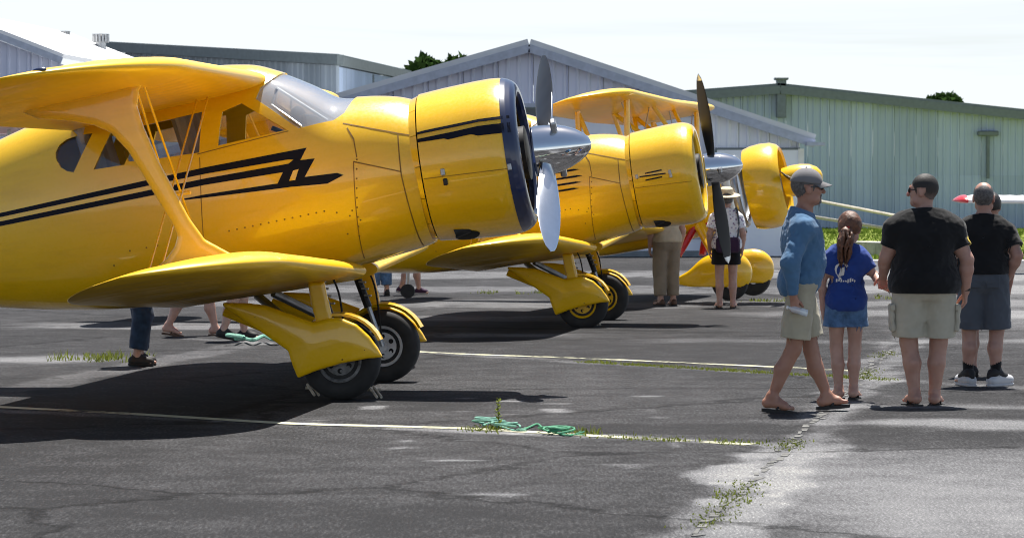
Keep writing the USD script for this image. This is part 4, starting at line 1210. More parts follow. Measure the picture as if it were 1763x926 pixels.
class Body:
    def __init__(s, H=1.75, h=0.0065, girth=1.0, belly=0.0, shoulder=0.185, hips=0.095, lean=(0, 0), legs=None, arms=None, head=(0, 0, 0), female=False, neck_shift=(0, 0), foot_h=0.0, span=None, headsize=1.10, leg_r=1.0, arm_r=1.0):
        k = H / 1.75
        s.k, s.H, s.h, s.g = k, H, h, girth
        s.shoulder, s.hips = shoulder * k, hips * k
        lx, ly = lean
        up = lambda z: np.array([lx * max(0, z - 0.9) / 0.6, ly * max(0, z - 0.9) / 0.6, z * k])
        s.up = up
        s.legs, s.arms = legs, arms
        s.R = head_matrix(*head)
        s.belly = belly
        s.headc = up(1.435) + np.array([neck_shift[0], neck_shift[1], 0])
        pts = [up(1.9), up(0)] + [p for L in legs for p in L] + [p for A in arms for p in A[:2]]
        lo, hi = np.min(pts, 0) - 0.24, np.max(pts, 0) + 0.24
        lo[0] = min(lo[0], -0.36); hi[0] = max(hi[0], 0.36); lo[1] = min(lo[1], -0.3); hi[1] = max(hi[1], 0.34)
        lo[2] = -0.02; hi[2] = H + 0.10
        s.F = Field(lo, hi, h)
        s.torso_bones = lambda F, gr, kk=0.05: s._torso(F, gr, kk, female)
        s.leg_r, s.arm_r, s.headsize = leg_r, arm_r, headsize
        s._torso(s.F, 0.0, 0.05, female)
        s._head(s.F)
        for sg, A in zip((-1, 1), arms):
            s._arm(s.F, sg, A)
        for sg, L in zip((-1, 1), legs):
            s._leg(s.F, sg, L)

    def _torso(s, F, gr, kk, female):
        k, g, up = s.k, s.g, s.up
        P = lambda x, y, z: up(z) + np.array([x * k, y * k, 0])
        b = s.belly
        F.ball(P(0, -0.005, 0.955), np.array([0.160 * (0.5 + 0.5 * g) + (0.012 if female else 0), 0.118 * (0.5 + 0.5 * g), 0.125]) * k, kk, gr)
        for sg in (-1, 1):
            F.ball(P(sg * 0.07, -0.055, 0.925), np.array([0.085, 0.080, 0.095]) * k * (0.6 + 0.4 * g), kk, gr)
            F.ball(P(sg * 0.082, 0.035, 1.275), np.array([0.080, 0.075, 0.092]) * k * (0.5 + 0.5 * g), kk, gr)
            F.ball(P(sg * 0.085, -0.045, 1.285), np.array([0.078, 0.062, 0.120]) * k * (0.5 + 0.5 * g), kk, gr)
        F.ball(P(0, 0.012 + b * 0.5, 1.09), np.array([(0.140 if female else 0.152) * g, (0.105 + b * 0.6) * (0.4 + 0.6 * g), 0.150]) * k, kk, gr)
        F.ball(P(0, 0.0, 1.255), np.array([0.165 * (0.45 + 0.55 * g), 0.112 * (0.5 + 0.5 * g), 0.168]) * k, kk, gr)
        for sg in (-1, 1):
            F.bone(P(sg * 0.035, -0.018, 1.445), np.array([sg * s.shoulder, 0, 0]) + up(1.332) + [0, -0.01, 0], 0.048 * k, 0.056 * k * (0.6 + 0.4 * g), kk, gr)

    def _head(s, F):
        k, R, c = s.k, s.R, s.headc
        q = k * s.headsize
        P = lambda x, y, z: c + np.array([0, 0, 0.10 * k]) + R @ (np.array([x, y, z]) * q)      # z from the top of the neck
        s.HP = P; s.hq = q
        F.bone(c + [0, -0.012 * k, -0.05 * k], P(0, -0.012, 0.02), 0.060 * k, 0.055 * k, 0.03)
        B = lambda p, r, kk=0.012: F.ball(P(*p), np.array(r) * q, kk, R=R.T)
        B((0, -0.008, 0.105), (0.0755, 0.097, 0.093), 0.02)
        B((0, 0.022, 0.045), (0.062, 0.074, 0.078), 0.03)
        B((0, 0.070, -0.005), (0.030, 0.026, 0.024), 0.03)
        for sg in (-1, 1):
            B((sg * 0.042, 0.028, 0.006), (0.026, 0.042, 0.026), 0.03)      # jaw
            B((sg * 0.036, 0.066, 0.055), (0.022, 0.020, 0.018), 0.02)      # cheek
            B((sg * 0.030, 0.083, 0.105), (0.026, 0.012, 0.010), 0.012)     # brow
            B((sg * 0.079, -0.004, 0.068), (0.010, 0.020, 0.032), 0.006)    # ear
            B((sg * 0.030, 0.080, 0.085), (0.013, 0.010, 0.010), 0.004)     # closed eye bulge
        F.bone(P(0, 0.090, 0.092), P(0, 0.112, 0.055), 0.010 * q, 0.0145 * q, 0.010)
        B((0, 0.086, 0.025), (0.022, 0.011, 0.006), 0.006)
        B((0, 0.083, 0.013), (0.019, 0.011, 0.006), 0.006)

    def sh(s, sg):
        return s.up(1.328) + np.array([sg * s.shoulder, -0.005, 0])

    def _arm(s, F, sg, A):
        k = s.k * (0.75 + 0.25 * s.g) * s.arm_r
        e, w, hd, n, th, curl = A
        S = s.sh(sg)
        e, w = np.asarray(e, float), np.asarray(w, float)
        F.bone(S, e, 0.056 * k, 0.044 * k, 0.03)
        F.ball(S + (e - S) * 0.45, np.array([0.052, 0.054, 0.09]) * k, 0.03)
        m = e + (w - e) * 0.3
        F.bone(e, m, 0.043 * k, 0.046 * k, 0.02); F.bone(m, w, 0.046 * k, 0.028 * k, 0.02)
        hand_bones(F, w, hd, n, th, curl, s.k * 1.0)

    def hip(s, sg):
        return s.up(0.90) + np.array([sg * s.hips, -0.005, 0])

    def _leg(s, F, sg, L):
        k = s.k * (0.7 + 0.3 * s.g) * s.leg_r
        kn, an, toe = [np.asarray(q, float) for q in L]
        hp = s.hip(sg)
        F.bone(hp, kn, 0.092 * k, 0.060 * k, 0.04)
        u = unit(an - kn); Ln = np.linalg.norm(an - kn)
        fw = unit(np.array([toe[0] - an[0], toe[1] - an[1], 0]))
        F.bone(kn, an, 0.057 * k, 0.036 * k, 0.02)
        F.bone(kn + u * Ln * 0.10 - fw * 0.012, kn + u * Ln * 0.42 - fw * 0.022 * k, 0.050 * k, 0.056 * k, 0.03)
        F.bone(kn + u * Ln * 0.42 - fw * 0.022 * k, kn + u * Ln * 0.8, 0.054 * k, 0.034 * k, 0.03)
        heel = an - fw * 0.035 * s.k + unit(toe - an) * 0.0 + np.array([0, 0, -0.045 * s.k])
        sd = np.array([fw[1], -fw[0], 0])
        F.bone(heel, an, 0.034 * s.k, 0.036 * s.k, 0.02)
        bl = heel + (toe - heel) * 0.66
        for q in (-0.018, 0.018):
            F.bone(heel + sd * q * 0.5, bl + sd * q + [0, 0, 0.006], 0.031 * s.k, 0.026 * s.k, 0.02)
        for i, q in enumerate((-0.034, -0.017, 0.0, 0.017, 0.034)):
            q2 = q * sg
            F.bone(bl + sd * q2 * 0.8, bl + (toe - heel) * (0.30 - 0.03 * i) + sd * q2 * 1.1 + [0, 0, -0.004], 0.017 * s.k, (0.0125 if i else 0.016) * s.k, 0.006)
        F.bone(an, bl, 0.034 * s.k, 0.026 * s.k, 0.03)

    # clothing
    def shirt(s, sleeve, hem, grow=0.016, sgrow=0.026, folds=0.010, seed=0, collar=0.0, long=False, loose=0.0):
        F = s.F.like()
        s.torso_bones(F, grow, 0.07)
        if loose:
            c = s.up(1.0)
            F.ball(s.up(hem / s.k + 0.07) + [0, 0.0 + s.belly * 0.2, 0], np.array([0.165 * (0.5 + 0.5 * s.g) + loose, 0.125 * (0.5 + 0.5 * s.g) + loose, 0.13]), 0.08, grow)
        F.bone(s.up(1.34), s.headc + [0, -0.012, 0.012 * s.k], 0.07 * s.k, 0.062 * s.k, 0.03)
        k = s.k * (0.75 + 0.25 * s.g) * s.arm_r
        for sg, A in zip((-1, 1), s.arms):
            S, e, w = s.sh(sg), np.asarray(A[0], float), np.asarray(A[1], float)
            T = s.F.like()
            if long:
                T.bone(S, e, 0.058 * k + sgrow * 0.8, 0.046 * k + sgrow, 0.03)
                T.bone(e, e + (w - e) * sleeve, 0.046 * k + sgrow, 0.031 * k + sgrow * 0.6, 0.03)
                d = unit(w - e); T.cut(d, float(d @ (e + (w - e) * sleeve)))
            else:
                E = S + (e - S) * sleeve
                T.bone(S, E, 0.060 * k + sgrow * 0.6, 0.050 * k + sgrow * 1.25, 0.03)
                d = unit(e - S); T.cut(d, float(d @ E))
            F.f = smin(F.f, T.f, 0.035)
        sc = np.array([9, 9, 6]) / s.k
        F.ripple(folds, sc, seed)
        F.ripple(folds * 0.5, sc * 2.6, seed + 7)
        for sg, A in zip((-1, 1), s.arms):
            S, e, w = s.sh(sg), np.asarray(A[0], float), np.asarray(A[1], float)
            a_, b_ = (e, w) if long else (S, e)
            F.trim(unit(b_ - a_), a_ + (b_ - a_) * sleeve, 0.10)
        F.cut((0, 0, -1), -hem)
        nk = s.headc + np.array([0, 0.0, 0.022 * s.k + collar])
        F.cut((0, 0.35, 1), float(unit((0, 0.35, 1)) @ nk))
        m = relax(F.skin(), 3); fix(m); return m

    def shorts(s, hem, grow=0.018, lgrow=0.030, waist=1.02, folds=0.010, seed=0, flare=0.02):
        """hem: fraction from hip to knee (> 1 goes past the knee down the calf)."""
        F = s.F.like()
        s.torso_bones(F, grow, 0.06)
        F.cut((0, 0, -1), -0.80 * s.k)
        k = s.k * (0.7 + 0.3 * s.g) * s.leg_r
        for sg, L in zip((-1, 1), s.legs):
            hp = s.hip(sg); kn, an = np.asarray(L[0], float), np.asarray(L[1], float)
            T = s.F.like()
            if hem <= 1:
                E = hp + (kn - hp) * hem
                T.bone(hp, E, 0.094 * k + lgrow * 0.6, (0.092 - 0.032 * hem) * k + lgrow + flare, 0.03)
                d = unit(kn - hp); T.cut(d, float(d @ E))
                T.cut((0, 0, 1), s.up(0.97)[2])
            else:
                E = kn + (an - kn) * (hem - 1)
                T.bone(hp, kn, 0.094 * k + lgrow * 0.6, 0.060 * k + lgrow, 0.03)
                T.bone(kn, E, 0.060 * k + lgrow, 0.045 * k + lgrow + flare, 0.03)
                d = unit(an - kn); T.cut(d, float(d @ E))
                T.cut((0, 0, 1), s.up(0.97)[2])
            F.f = smin(F.f, T.f, 0.03)
        F.cut((0, 0, 1), waist * s.k)
        sc = np.array([9, 9, 5]) / s.k
        F.ripple(folds, sc, seed + 3); F.ripple(folds * 0.5, sc * 2.4, seed + 11)
        for sg, L in zip((-1, 1), s.legs):
            hp = s.hip(sg); kn, an = np.asarray(L[0], float), np.asarray(L[1], float)
            a_, b_, q_ = (hp, kn, hem) if hem <= 1 else (kn, an, hem - 1)
            F.trim(unit(b_ - a_), a_ + (b_ - a_) * q_, 0.19, sg if hem <= 1.2 else 0)
        if hem <= 1.2:
            G = s.F.like()
            for sg, L in zip((-1, 1), s.legs):
                s._leg(G, sg, L)
            lowz = min(float((s.hip(sg) + (np.asarray(L[0]) - s.hip(sg)) * min(hem, 1))[2]) for sg, L in zip((-1, 1), s.legs)) + 0.05
            X, Y, Z = G.coords()
            F.f = np.maximum(F.f, np.where(Z < lowz, -(G.f - 0.009), -1.0).astype(np.float32))
        m = relax(F.skin(), 3); fix(m); return m

    def hair(s, thick=0.012, cutoff=0.075, front=0.05, seed=1, bald=False):
        """A shell over the skull; cutoff: height of its lower edge at the nape, front: how far the face stays clear."""
        F = s.F.like()
        F.ball(s.HP(0, -0.010, 0.107), np.array([0.0765, 0.097, 0.094]) * s.hq, 0.0, thick * s.hq, R=s.R.T)
        if cutoff < 0.06:
            F.ball(s.HP(0, -0.045, 0.06), np.array([0.066, 0.060, 0.08]) * s.hq, 0.02, thick * s.hq, R=s.R.T)
        F.ripple(0.005, np.array([45, 45, 30]), seed)
        n = s.R @ unit((0, 0.62, -0.78)); F.cut(n, float(n @ s.HP(0, front, 0.10)))
        n = s.R @ unit((0, 0.2, -1)); F.cut(n, float(n @ s.HP(0, -0.03, cutoff)))
        if bald:
            G = s.F.like(); G.ball(s.HP(0, 0.02, 0.21), np.array([0.055, 0.085, 0.05]) * s.hq, 0, 0, R=s.R.T)
            F.minus(G)
        m = relax(F.skin(), 3); fix(m)
        parts_ = m.split(only_watertight=False)
        m = max(parts_, key=lambda q: len(q.faces)) if len(parts_) > 1 else m
        return m

    def cropped(s, body, bald=False, seed=0):
        """Short hair that follows the skull: the scalp itself, lifted 2 mm, with an uneven hairline."""
        base = s.headc + np.array([0, 0, 0.10 * s.k])

        def on(c, n):
            q = (c - base) @ s.R / s.hq
            w = (meshkit.noise(c * 90, seed) - 0.5) * 0.012
            x, y, z = q.T
            line = np.interp(y, [-0.12, -0.05, -0.025, 0.0, 0.03, 0.055, 0.075, 0.12], [0.020, 0.022, 0.045, 0.104, 0.062, 0.120, 0.152, 0.165]) + w
            ear = (np.abs(x) > 0.070) & (np.abs(y + 0.004) < 0.030) & (z < 0.102)
            keep = (z > line) & ~ear
            if bald:
                keep &= ~((z > 0.150 + w) & (y > -0.07) & (np.abs(x) < 0.062 + w))
            return keep
        return surface_patch(body, on, 0.003)

    def skin_mesh(s):
        m = relax(s.F.skin(), 2); fix(m); return m


def fix(m):
    if m.volume < 0:
        m.invert()


def surface_patch(m, mask, off=0.0025):
    """The faces of a garment whose centres satisfy mask(centres, normals), lifted a little: a print or a patch."""
    f = mask(m.triangles_center, m.face_normals)
    if f.sum() < 4:
        print('EMPTY PATCH'); f[:4] = True
    q = m.submesh([np.nonzero(f)[0]], append=True, repair=False)
    vn = np.array(m.vertex_normals)
    tree_ = cKDTree(m.vertices); _, i = tree_.query(q.vertices)
    q.vertices = q.vertices + vn[i] * off
    return q


def in_poly(P, poly):
    x, y = P[:, 0], P[:, 1]; c = np.zeros(len(P), bool)
    q = np.asarray(poly, float)
    for (x0, y0), (x1, y1) in zip(q, np.roll(q, -1, 0)):
        if y0 != y1:
            c ^= ((y0 > y) != (y1 > y)) & (x < (x1 - x0) * (y - y0) / (y1 - y0) + x0)
    return c


def sole(parent, name, an, toe, k, m, thick=0.024, wide=0.051, tilt_z=0.0, strap='sandal_strap', strap_m=None):
    an, toe = np.asarray(an, float), np.asarray(toe, float)
    d = toe - an; fw = unit([d[0], d[1], 0]); sd = np.array([fw[1], -fw[0], 0])
    heel = an - fw * 0.075 * k; heel[2] = an[2] - 0.084 * k
    tip = np.array([toe[0], toe[1], toe[2] - 0.024 * k]) + fw * 0.025 * k
    o = []
    for t, w in ((0, 0.55), (0.04, 0.80), (0.15, 0.88), (0.4, 0.78), (0.65, 1.05), (0.82, 1.05), (0.94, 0.75), (1.0, 0.35)):
        o.append((t, w))
    up, lo = [], []
    V = []
    for t, w in o:
        c = heel + (tip - heel) * t
        for sgn in (-1, 1):
            for z in (0, -thick):
                V.append(c + sd * sgn * w * wide * k + [0, 0, z])
    F = []
    for q in range(len(o) - 1):
        a, b = 4 * q, 4 * (q + 1)
        F += [(a, b, b + 2), (a, b + 2, a + 2), (a + 1, a + 3, b + 3), (a + 1, b + 3, b + 1), (a, a + 1, b + 1), (a, b + 1, b), (a + 2, b + 2, b + 3), (a + 2, b + 3, a + 3)]
    F += [(0, 2, 3), (0, 3, 1)]; e = 4 * (len(o) - 1); F += [(e, e + 1, e + 3), (e, e + 3, e + 2)]
    t = trimesh.Trimesh(V, F, process=False); t.fix_normals()
    s = part(parent, name, t, m, 30)
    c = heel + (tip - heel) * 0.80
    for sgn in (-1, 1):
        a = heel + (tip - heel) * 0.42 + sd * sgn * 0.042 * k
        part(s, strap, tube(spline([a, a + (c - a) * 0.4 + [0, 0, 0.048 * k] - sd * sgn * 0.004, c + [0, 0, 0.034 * k]], 9), [0.009] * 9, 6), strap_m or m, 40)
    return s


def shoe(parent, an, toe, k, upper, sole_m, h=0.008):
    an, toe = np.asarray(an, float), np.asarray(toe, float)
    d = toe - an; fw = unit([d[0], d[1], 0]); sd = np.array([fw[1], -fw[0], 0])
    dz = float(toe[2] - (an[2] - 0.055 * k))
    heel = an - fw * 0.04 * k + [0, 0, -0.045 * k]
    tip = np.array([toe[0], toe[1], heel[2] + dz])
    F = Field(np.minimum(heel, tip) - 0.12, np.maximum(an, tip) + 0.12, h)
    F.bone(heel, tip - fw * 0.02, 0.040 * k, 0.035 * k, 0.02)
    F.bone(heel + sd * 0.008, heel + (tip - heel) * 0.75 + sd * 0.008, 0.036 * k, 0.038 * k, 0.03)
    F.bone(an + [0, 0, 0.004], heel + (tip - heel) * 0.6 + [0, 0, 0.010 * k], 0.044 * k, 0.034 * k, 0.02)
    n = unit(np.cross(sd, tip - heel)); n = n if n[2] > 0 else -n
    base = heel - n * 0.036 * k
    F.cut(-n, float(-n @ base))
    u = relax(F.skin(), 2); fix(u)
    s = part(parent, 'shoe', u, upper, 40)
    G = Field(F.lo, F.lo + (F.n - 1) * h, h)
    G.bone(heel - n * 0.020 * k, tip - fw * 0.02 - n * 0.018 * k, 0.044 * k, 0.039 * k, 0.02); G.bone(heel + sd * 0.008 - n * 0.02 * k, heel + (tip - heel) * 0.75 + sd * 0.010 - n * 0.02 * k, 0.040 * k, 0.042 * k, 0.03)
    G.cut(-n, float(-n @ (base - n * 0.012))); G.cut(n, float(n @ (base + n * 0.012)))
    v = relax(G.skin(), 2); fix(v)
    part(s, 'sole', v, sole_m, 40)
    return s


def skin_mat(name, col):
    c = np.array(col)
    mat(name, {'g': ('texture_coordinate', {}), 'n': ('noise_texture', {'scale': 9, 'detail': 5, 'roughness': 0.65}), 'n2': ('noise_texture', {'scale': 160, 'detail': 2}),
               'r': ('rgb_ramp', {'ramp': [(0.3, tuple(c * [0.80, 0.70, 0.66])), (0.7, tuple(c))]}), 'b': ('bump', {'strength': 0.12, 'distance': 0.004}),
               'p': ('principled_bsdf', {'roughness': 0.5, 'subsurface_weight': 0.12, 'subsurface_radius': (1.0, 0.35, 0.2), 'subsurface_scale': 0.008})},
        [('g.object', 'n.vector'), ('g.object', 'n2.vector'), ('n.fac', 'r.fac'), ('r.color', 'p.base_color'), ('n2.fac', 'b.height'), ('b.normal', 'p.normal')])


skin_mat('skin_tan', (0.34, 0.18, 0.125))
skin_mat('skin_fair', (0.46, 0.29, 0.23))
skin_mat('skin_ruddy', (0.40, 0.235, 0.18))


def cloth(name, col, vary=0.10, scale=5.0, rough=0.9, weave=420.0, alt=None):
    plain(name, col, rough=rough, vary=vary, scale=scale, bump=0.25, bscale=weave, spec=0.2, sheen=0.15, alt=alt)


cloth('cloth_blue', (0.075, 0.165, 0.29)); cloth('cloth_royal', (0.020, 0.055, 0.25)); cloth('cloth_black', (0.009, 0.009, 0.010), vary=0.2)
cloth('cloth_khaki', (0.42, 0.38, 0.28)); cloth('cloth_khaki_green', (0.46, 0.43, 0.345)); cloth('cloth_slate', (0.085, 0.097, 0.118)); cloth('cloth_denim', (0.10, 0.20, 0.38), vary=0.25, scale=18)
cloth('cloth_jeans', (0.020, 0.045, 0.095), vary=0.25, scale=14); cloth('cloth_cap', (0.17, 0.165, 0.17)); cloth('cloth_beige', (0.50, 0.43, 0.31)); cloth('cloth_trouser', (0.27, 0.22, 0.16)); cloth('cloth_white', (0.70, 0.69, 0.66))
cloth('cloth_purple', (0.045, 0.02, 0.05)); cloth('cloth_yellow', (0.60, 0.42, 0.02)); cloth('cloth_red', (0.40, 0.03, 0.03)); cloth('cloth_grey', (0.16, 0.16, 0.17))
mat('cloth_floral', {'g': ('texture_coordinate', {}), 'v': ('voronoi_texture', {'scale': 26.0}), 'n': ('noise_texture', {'scale': 20.0, 'detail': 3}), 'm': ('math', {'math_type': 'multiply_add', 'value2': 0.5}),
                     'r': ('rgb_ramp', {'ramp': [(0.35, (0.12, 0.07, 0.16)), (0.48, (0.30, 0.20, 0.32)), (0.58, (0.66, 0.66, 0.70)), (0.8, (0.75, 0.75, 0.76))]}), 'p': ('principled_bsdf', {'roughness': 0.9})},
    [('g.object', 'v.vector'), ('g.object', 'n.vector'), ('n.fac', 'm.value1'), ('v.distance', 'm.value3'), ('m.value', 'r.fac'), ('r.color', 'p.base_color')])
plain('hair_brown', (0.15, 0.062, 0.030), rough=0.5, vary=0.35, scale=40, bump=0.4, bscale=120)
plain('hair_dark', (0.018, 0.013, 0.010), rough=0.5, vary=0.3, scale=40, bump=0.4, bscale=120)
mat('hair_fade', {'g': ('texture_coordinate', {}), 's': ('separate_xyz', {}), 'n': ('noise_texture', {'scale': 70.0, 'detail': 3}), 'a': ('math', {'math_type': 'multiply_add', 'value2': 0.05}), 'mr': ('map_range', {'from_min': 1.595, 'from_max': 1.70, 'clamp': True}),
    'r': ('rgb_ramp', {'ramp': [(0, (0.12, 0.08, 0.065)), (0.35, (0.030, 0.022, 0.018)), (1, (0.010, 0.008, 0.007))]}), 'b': ('bump', {'strength': 0.6, 'distance': 0.004}), 'p': ('principled_bsdf', {'roughness': 0.7})},
    [('g.object', 's.vector'), ('g.object', 'n.vector'), ('n.fac', 'a.value1'), ('s.z', 'a.value3'), ('a.value', 'mr.value'), ('mr.result', 'r.fac'), ('r.color', 'p.base_color'), ('n.fac', 'b.height'), ('b.normal', 'p.normal')])
plain('hair_grey', (0.12, 0.11, 0.105), rough=0.6, vary=0.35, scale=60, bump=0.4, bscale=160)
plain('beard_grey', (0.20, 0.18, 0.17), rough=0.8, vary=0.35, scale=80, bump=0.4, bscale=160)
plain('rubber_black', (0.012, 0.011, 0.011), rough=0.7, vary=0.2)
plain('leather_brown', (0.10, 0.05, 0.028), rough=0.6, vary=0.2)
plain('lens_black', (0.006, 0.006, 0.007), rough=0.08, coat=1.0, vary=0.1)
plain('straw', (0.62, 0.52, 0.36), rough=0.9, vary=0.15, scale=50, bump=0.5, bscale=200)
plain('sneaker_white', (0.50, 0.51, 0.53), rough=0.6, vary=0.1)

# ------------------------------------------------------------------ planes
plane_near = staggerwing('yellow_biplane', 'nearest yellow biplane with navy stripes, navy cowl ring and polished spinner', M1, True)
M2 = plane_matrix(at(836, 159, 37.6), math.radians(-8.5), math.radians(8.5))
plane_mid = staggerwing('yellow_biplane', 'second yellow biplane with thin flank stripes, black propeller blades and yellow wheel hubs', M2, False)

# ------------------------------------------------------------------ the third biplane: open cowl ring, teardrop wheel fairings, upper wing on struts
M3 = plane_matrix(at(930, 170, 45.3), math.radians(-13), math.radians(11))
t3 = thing('yellow_biplane', 'third yellow biplane with an open cowl ring, teardrop wheel fairings and wing struts', 'biplane', matrix=M3)
secs = []
n = 48; ang = np.arange(n) * 2 * np.pi / n
for x, tz, bzz, w, e in ((-1.02, 0.46, -0.50, 0.47, 2.0), (-1.4, 0.50, -0.55, 0.50, 2.1), (-2.0, 0.60, -0.58, 0.50, 2.3), (-2.6, 0.66, -0.58, 0.48, 2.4), (-3.2, 0.60, -0.56, 0.44, 2.4), (-4.2, 0.44, -0.46, 0.34, 2.2), (-5.4, 0.30, -0.28, 0.20, 2.0), (-6.5, 0.18, -0.10, 0.05, 2.0)):
    c, s_ = np.cos(ang), np.sin(ang)
    secs.append(np.stack([np.full(n, x), np.sign(c) * np.abs(c)**(2 / e) * w, np.where(s_ > 0, np.abs(s_)**(2 / e) * tz, -np.abs(s_)**(2 / e) * -bzz)], 1))
secs = [np.stack(q) for q in zip(*[spline([sec[k] for sec in secs], 60) for k in range(n)])]
part(t3, 'fuselage', loft(secs), 'yellow_paint', 35)
prof = [(-0.66, 0.605), (-0.55, 0.635), (-0.4, 0.645), (-0.25, 0.63), (-0.16, 0.59), (-0.12, 0.54), (-0.15, 0.51), (-0.25, 0.54), (-0.5, 0.60), (-0.64, 0.58)]
part(t3, 'cowl', ring_x(prof, 72), 'yellow_paint', 40)
engine_parts(t3, -0.48)
part(t3, 'exhaust_collector', ring_x([(-0.82 + 0.055 * math.cos(a), 0.50 + 0.055 * math.sin(a)) for a in np.linspace(0, 2 * np.pi, 10, endpoint=False)], 48), 'bare_metal', 40)
part(t3, 'exhaust_pipe', tube(spline([(-0.83, -0.34, -0.40), (-0.86, -0.36, -0.60), (-1.1, -0.36, -0.74), (-1.25, -0.36, -0.78)], 12), 0.065, 12), 'bare_metal', 40)
part(t3, 'firewall', moved(trimesh.creation.cylinder(0.455, 0.03, sections=40), trimesh.transformations.translation_matrix((-1.005, 0, 0)) @ rot([0, 1, 0], math.pi / 2)), 'bare_metal')
part(t3, 'oil_cooler', bx((0.30, 0.22, 0.12), (-0.95, -0.30, -0.60), 0.03), 'black_hole')
part(t3, 'spinner', revolve_x([(-0.14, 0.0), (-0.14, 0.22), (0.0, 0.235), (0.14, 0.23), (0.28, 0.20), (0.38, 0.14), (0.43, 0.07), (0.445, 0.0)], 36), 'yellow_paint', 40)
for k in range(2):
    part(t3, 'propeller_blade', blade(1.15, 0.12, 0.18, math.radians(84) + k * math.pi), 'blade_black', 50)
for sg in (-1, 1):
    part(t3, 'upper_wing', wing(-1.50, 1.50, 1.35, 0.0, sg * 4.5, math.radians(0.6), tip=1.1, twist=math.radians(2)), 'yellow_fabric', 35)
    part(t3, 'lower_wing', wing(-1.75, -0.42, 1.2, sg * 0.4, sg * 4.0, math.radians(1.5), tip=1.0, twist=math.radians(2)), 'yellow_fabric', 35)
    zu = lambda x: 1.46; y = 3.0
    for a, b, r in (((-1.72, y, 1.50), (-2.05, y, -0.32), 0.045), ((-2.45, y, 1.46), (-2.70, y, -0.34), 0.045), ((-2.45, y, 1.46), (-2.05, y, -0.32), 0.035)):
        part(t3, 'interplane_strut', rod((a[0], sg * a[1], a[2]), (b[0], sg * b[1], b[2]), r, 8), 'yellow_paint', 40)
    for a, b in (((-1.75, 0.85, 1.50), (-1.35, 0.38, 0.42)), ((-2.35, 0.85, 1.48), (-2.3, 0.38, 0.55)), ((-2.35, 0.85, 1.48), (-1.4, 0.38, 0.42))):
        part(t3, 'cabane_strut', rod((a[0], sg * a[1], a[2]), (b[0], sg * b[1], b[2]), 0.035, 8), 'yellow_paint', 40)
    for a, b in (((-1.80, 3.0, 1.46), (-1.9, 0.5, -0.5)), ((-1.80, 0.85, 1.46), (-2.1, 3.0, -0.35))):
        part(t3, 'bracing_wire', rod((a[0], sg * a[1], a[2]), (b[0], sg * b[1], b[2]), 0.008, 5), 'bare_metal')
    # wheel and its teardrop fairing
    c = np.array([-1.05, sg * 1.15, -1.22])
    F = Field(c - [1.0, 0.3, 0.42], c + [0.5, 0.3, 0.42], 0.016)
    F.bone(c + [0.05, 0, 0.04], c + [-0.22, 0, 0.06], 0.305, 0.27, 0.05, flat=(1, 0.55)); F.bone(c + [-0.15, 0, 0.06], c + [-0.84, 0, 0.06], 0.27, 0.03, 0.08, flat=(1, 0.55))
    F.cut((-math.sin(0.19), 0, -math.cos(0.19)), float(np.array([-math.sin(0.19), 0, -math.cos(0.19)]) @ (c + [0, 0, -0.17])))
    m = relax(F.skin(), 3); fix(m)
    part(t3, 'wheel_fairing', m, 'yellow_paint', True)
    ty = ring_x([(-0.07, 0.10), (-0.085, 0.20), (-0.06, 0.262), (0, 0.278), (0.06, 0.262), (0.085, 0.20), (0.07, 0.10)], 36)
    ty.apply_transform(trimesh.transformations.translation_matrix(c + [0, 0, -0.09]) @ rot([0, 0, 1], math.pi / 2))
    w3 = part(t3, 'wheel', ty, 'tyre_rubber', 40)
    part(t3, 'gear_leg', tube([(-1.15, sg * 1.12, -1.05), (-1.45, sg * 0.42, -0.42)], [0.075, 0.09], 10), 'yellow_paint', 40)
    i3 = np.linalg.inv(M3)
    for pa, pb in () if sg > 0 else ((at(829, 194, 45.4), at(795, 240, 45.2)), (at(830, 205, 45.3), at(823, 240, 45.1))):
        a, b = (i3 @ np.append(pa, 1))[:3], (i3 @ np.append(pb, 1))[:3]
        part(t3, 'gear_brace', rod((a[0], sg * abs(a[1]), a[2]), (b[0], sg * abs(b[1]), b[2]), 0.055, 8), 'red_paint', 40)
    part(t3, 'tailplane', wing(-5.5, 0.08, 0.85, sg * 0.03, sg * 1.6, 0.0, tip=0.8), 'yellow_fabric', 35)
part(t3, 'fin', plate([(-5.5, 0.2), (-6.1, 0.95), (-6.5, 1.05), (-6.8, 0.8), (-6.8, 0.1), (-6.4, 0.0)], 0, 0.05, 0.02, 0.03), 'yellow_paint')
part(t3, 'windscreen', loft([[(-2.05, y, 0.58), (-2.35, y, 0.88), (-2.37, y, 0.88), (-2.07, y, 0.58)] for y in (-0.35, -0.2, 0.0, 0.2, 0.35)]), 'window_glass')
part(t3, 'tail_wheel', moved(cyl_y(0.11, 0.07, 14), trimesh.transformations.translation_matrix((-6.2, 0, -0.52))), 'tyre_rubber')
part(t3, 'tail_wheel_fork', rod((-6.2, 0, -0.5), (-6.1, 0, -0.05), 0.03), 'bare_metal')


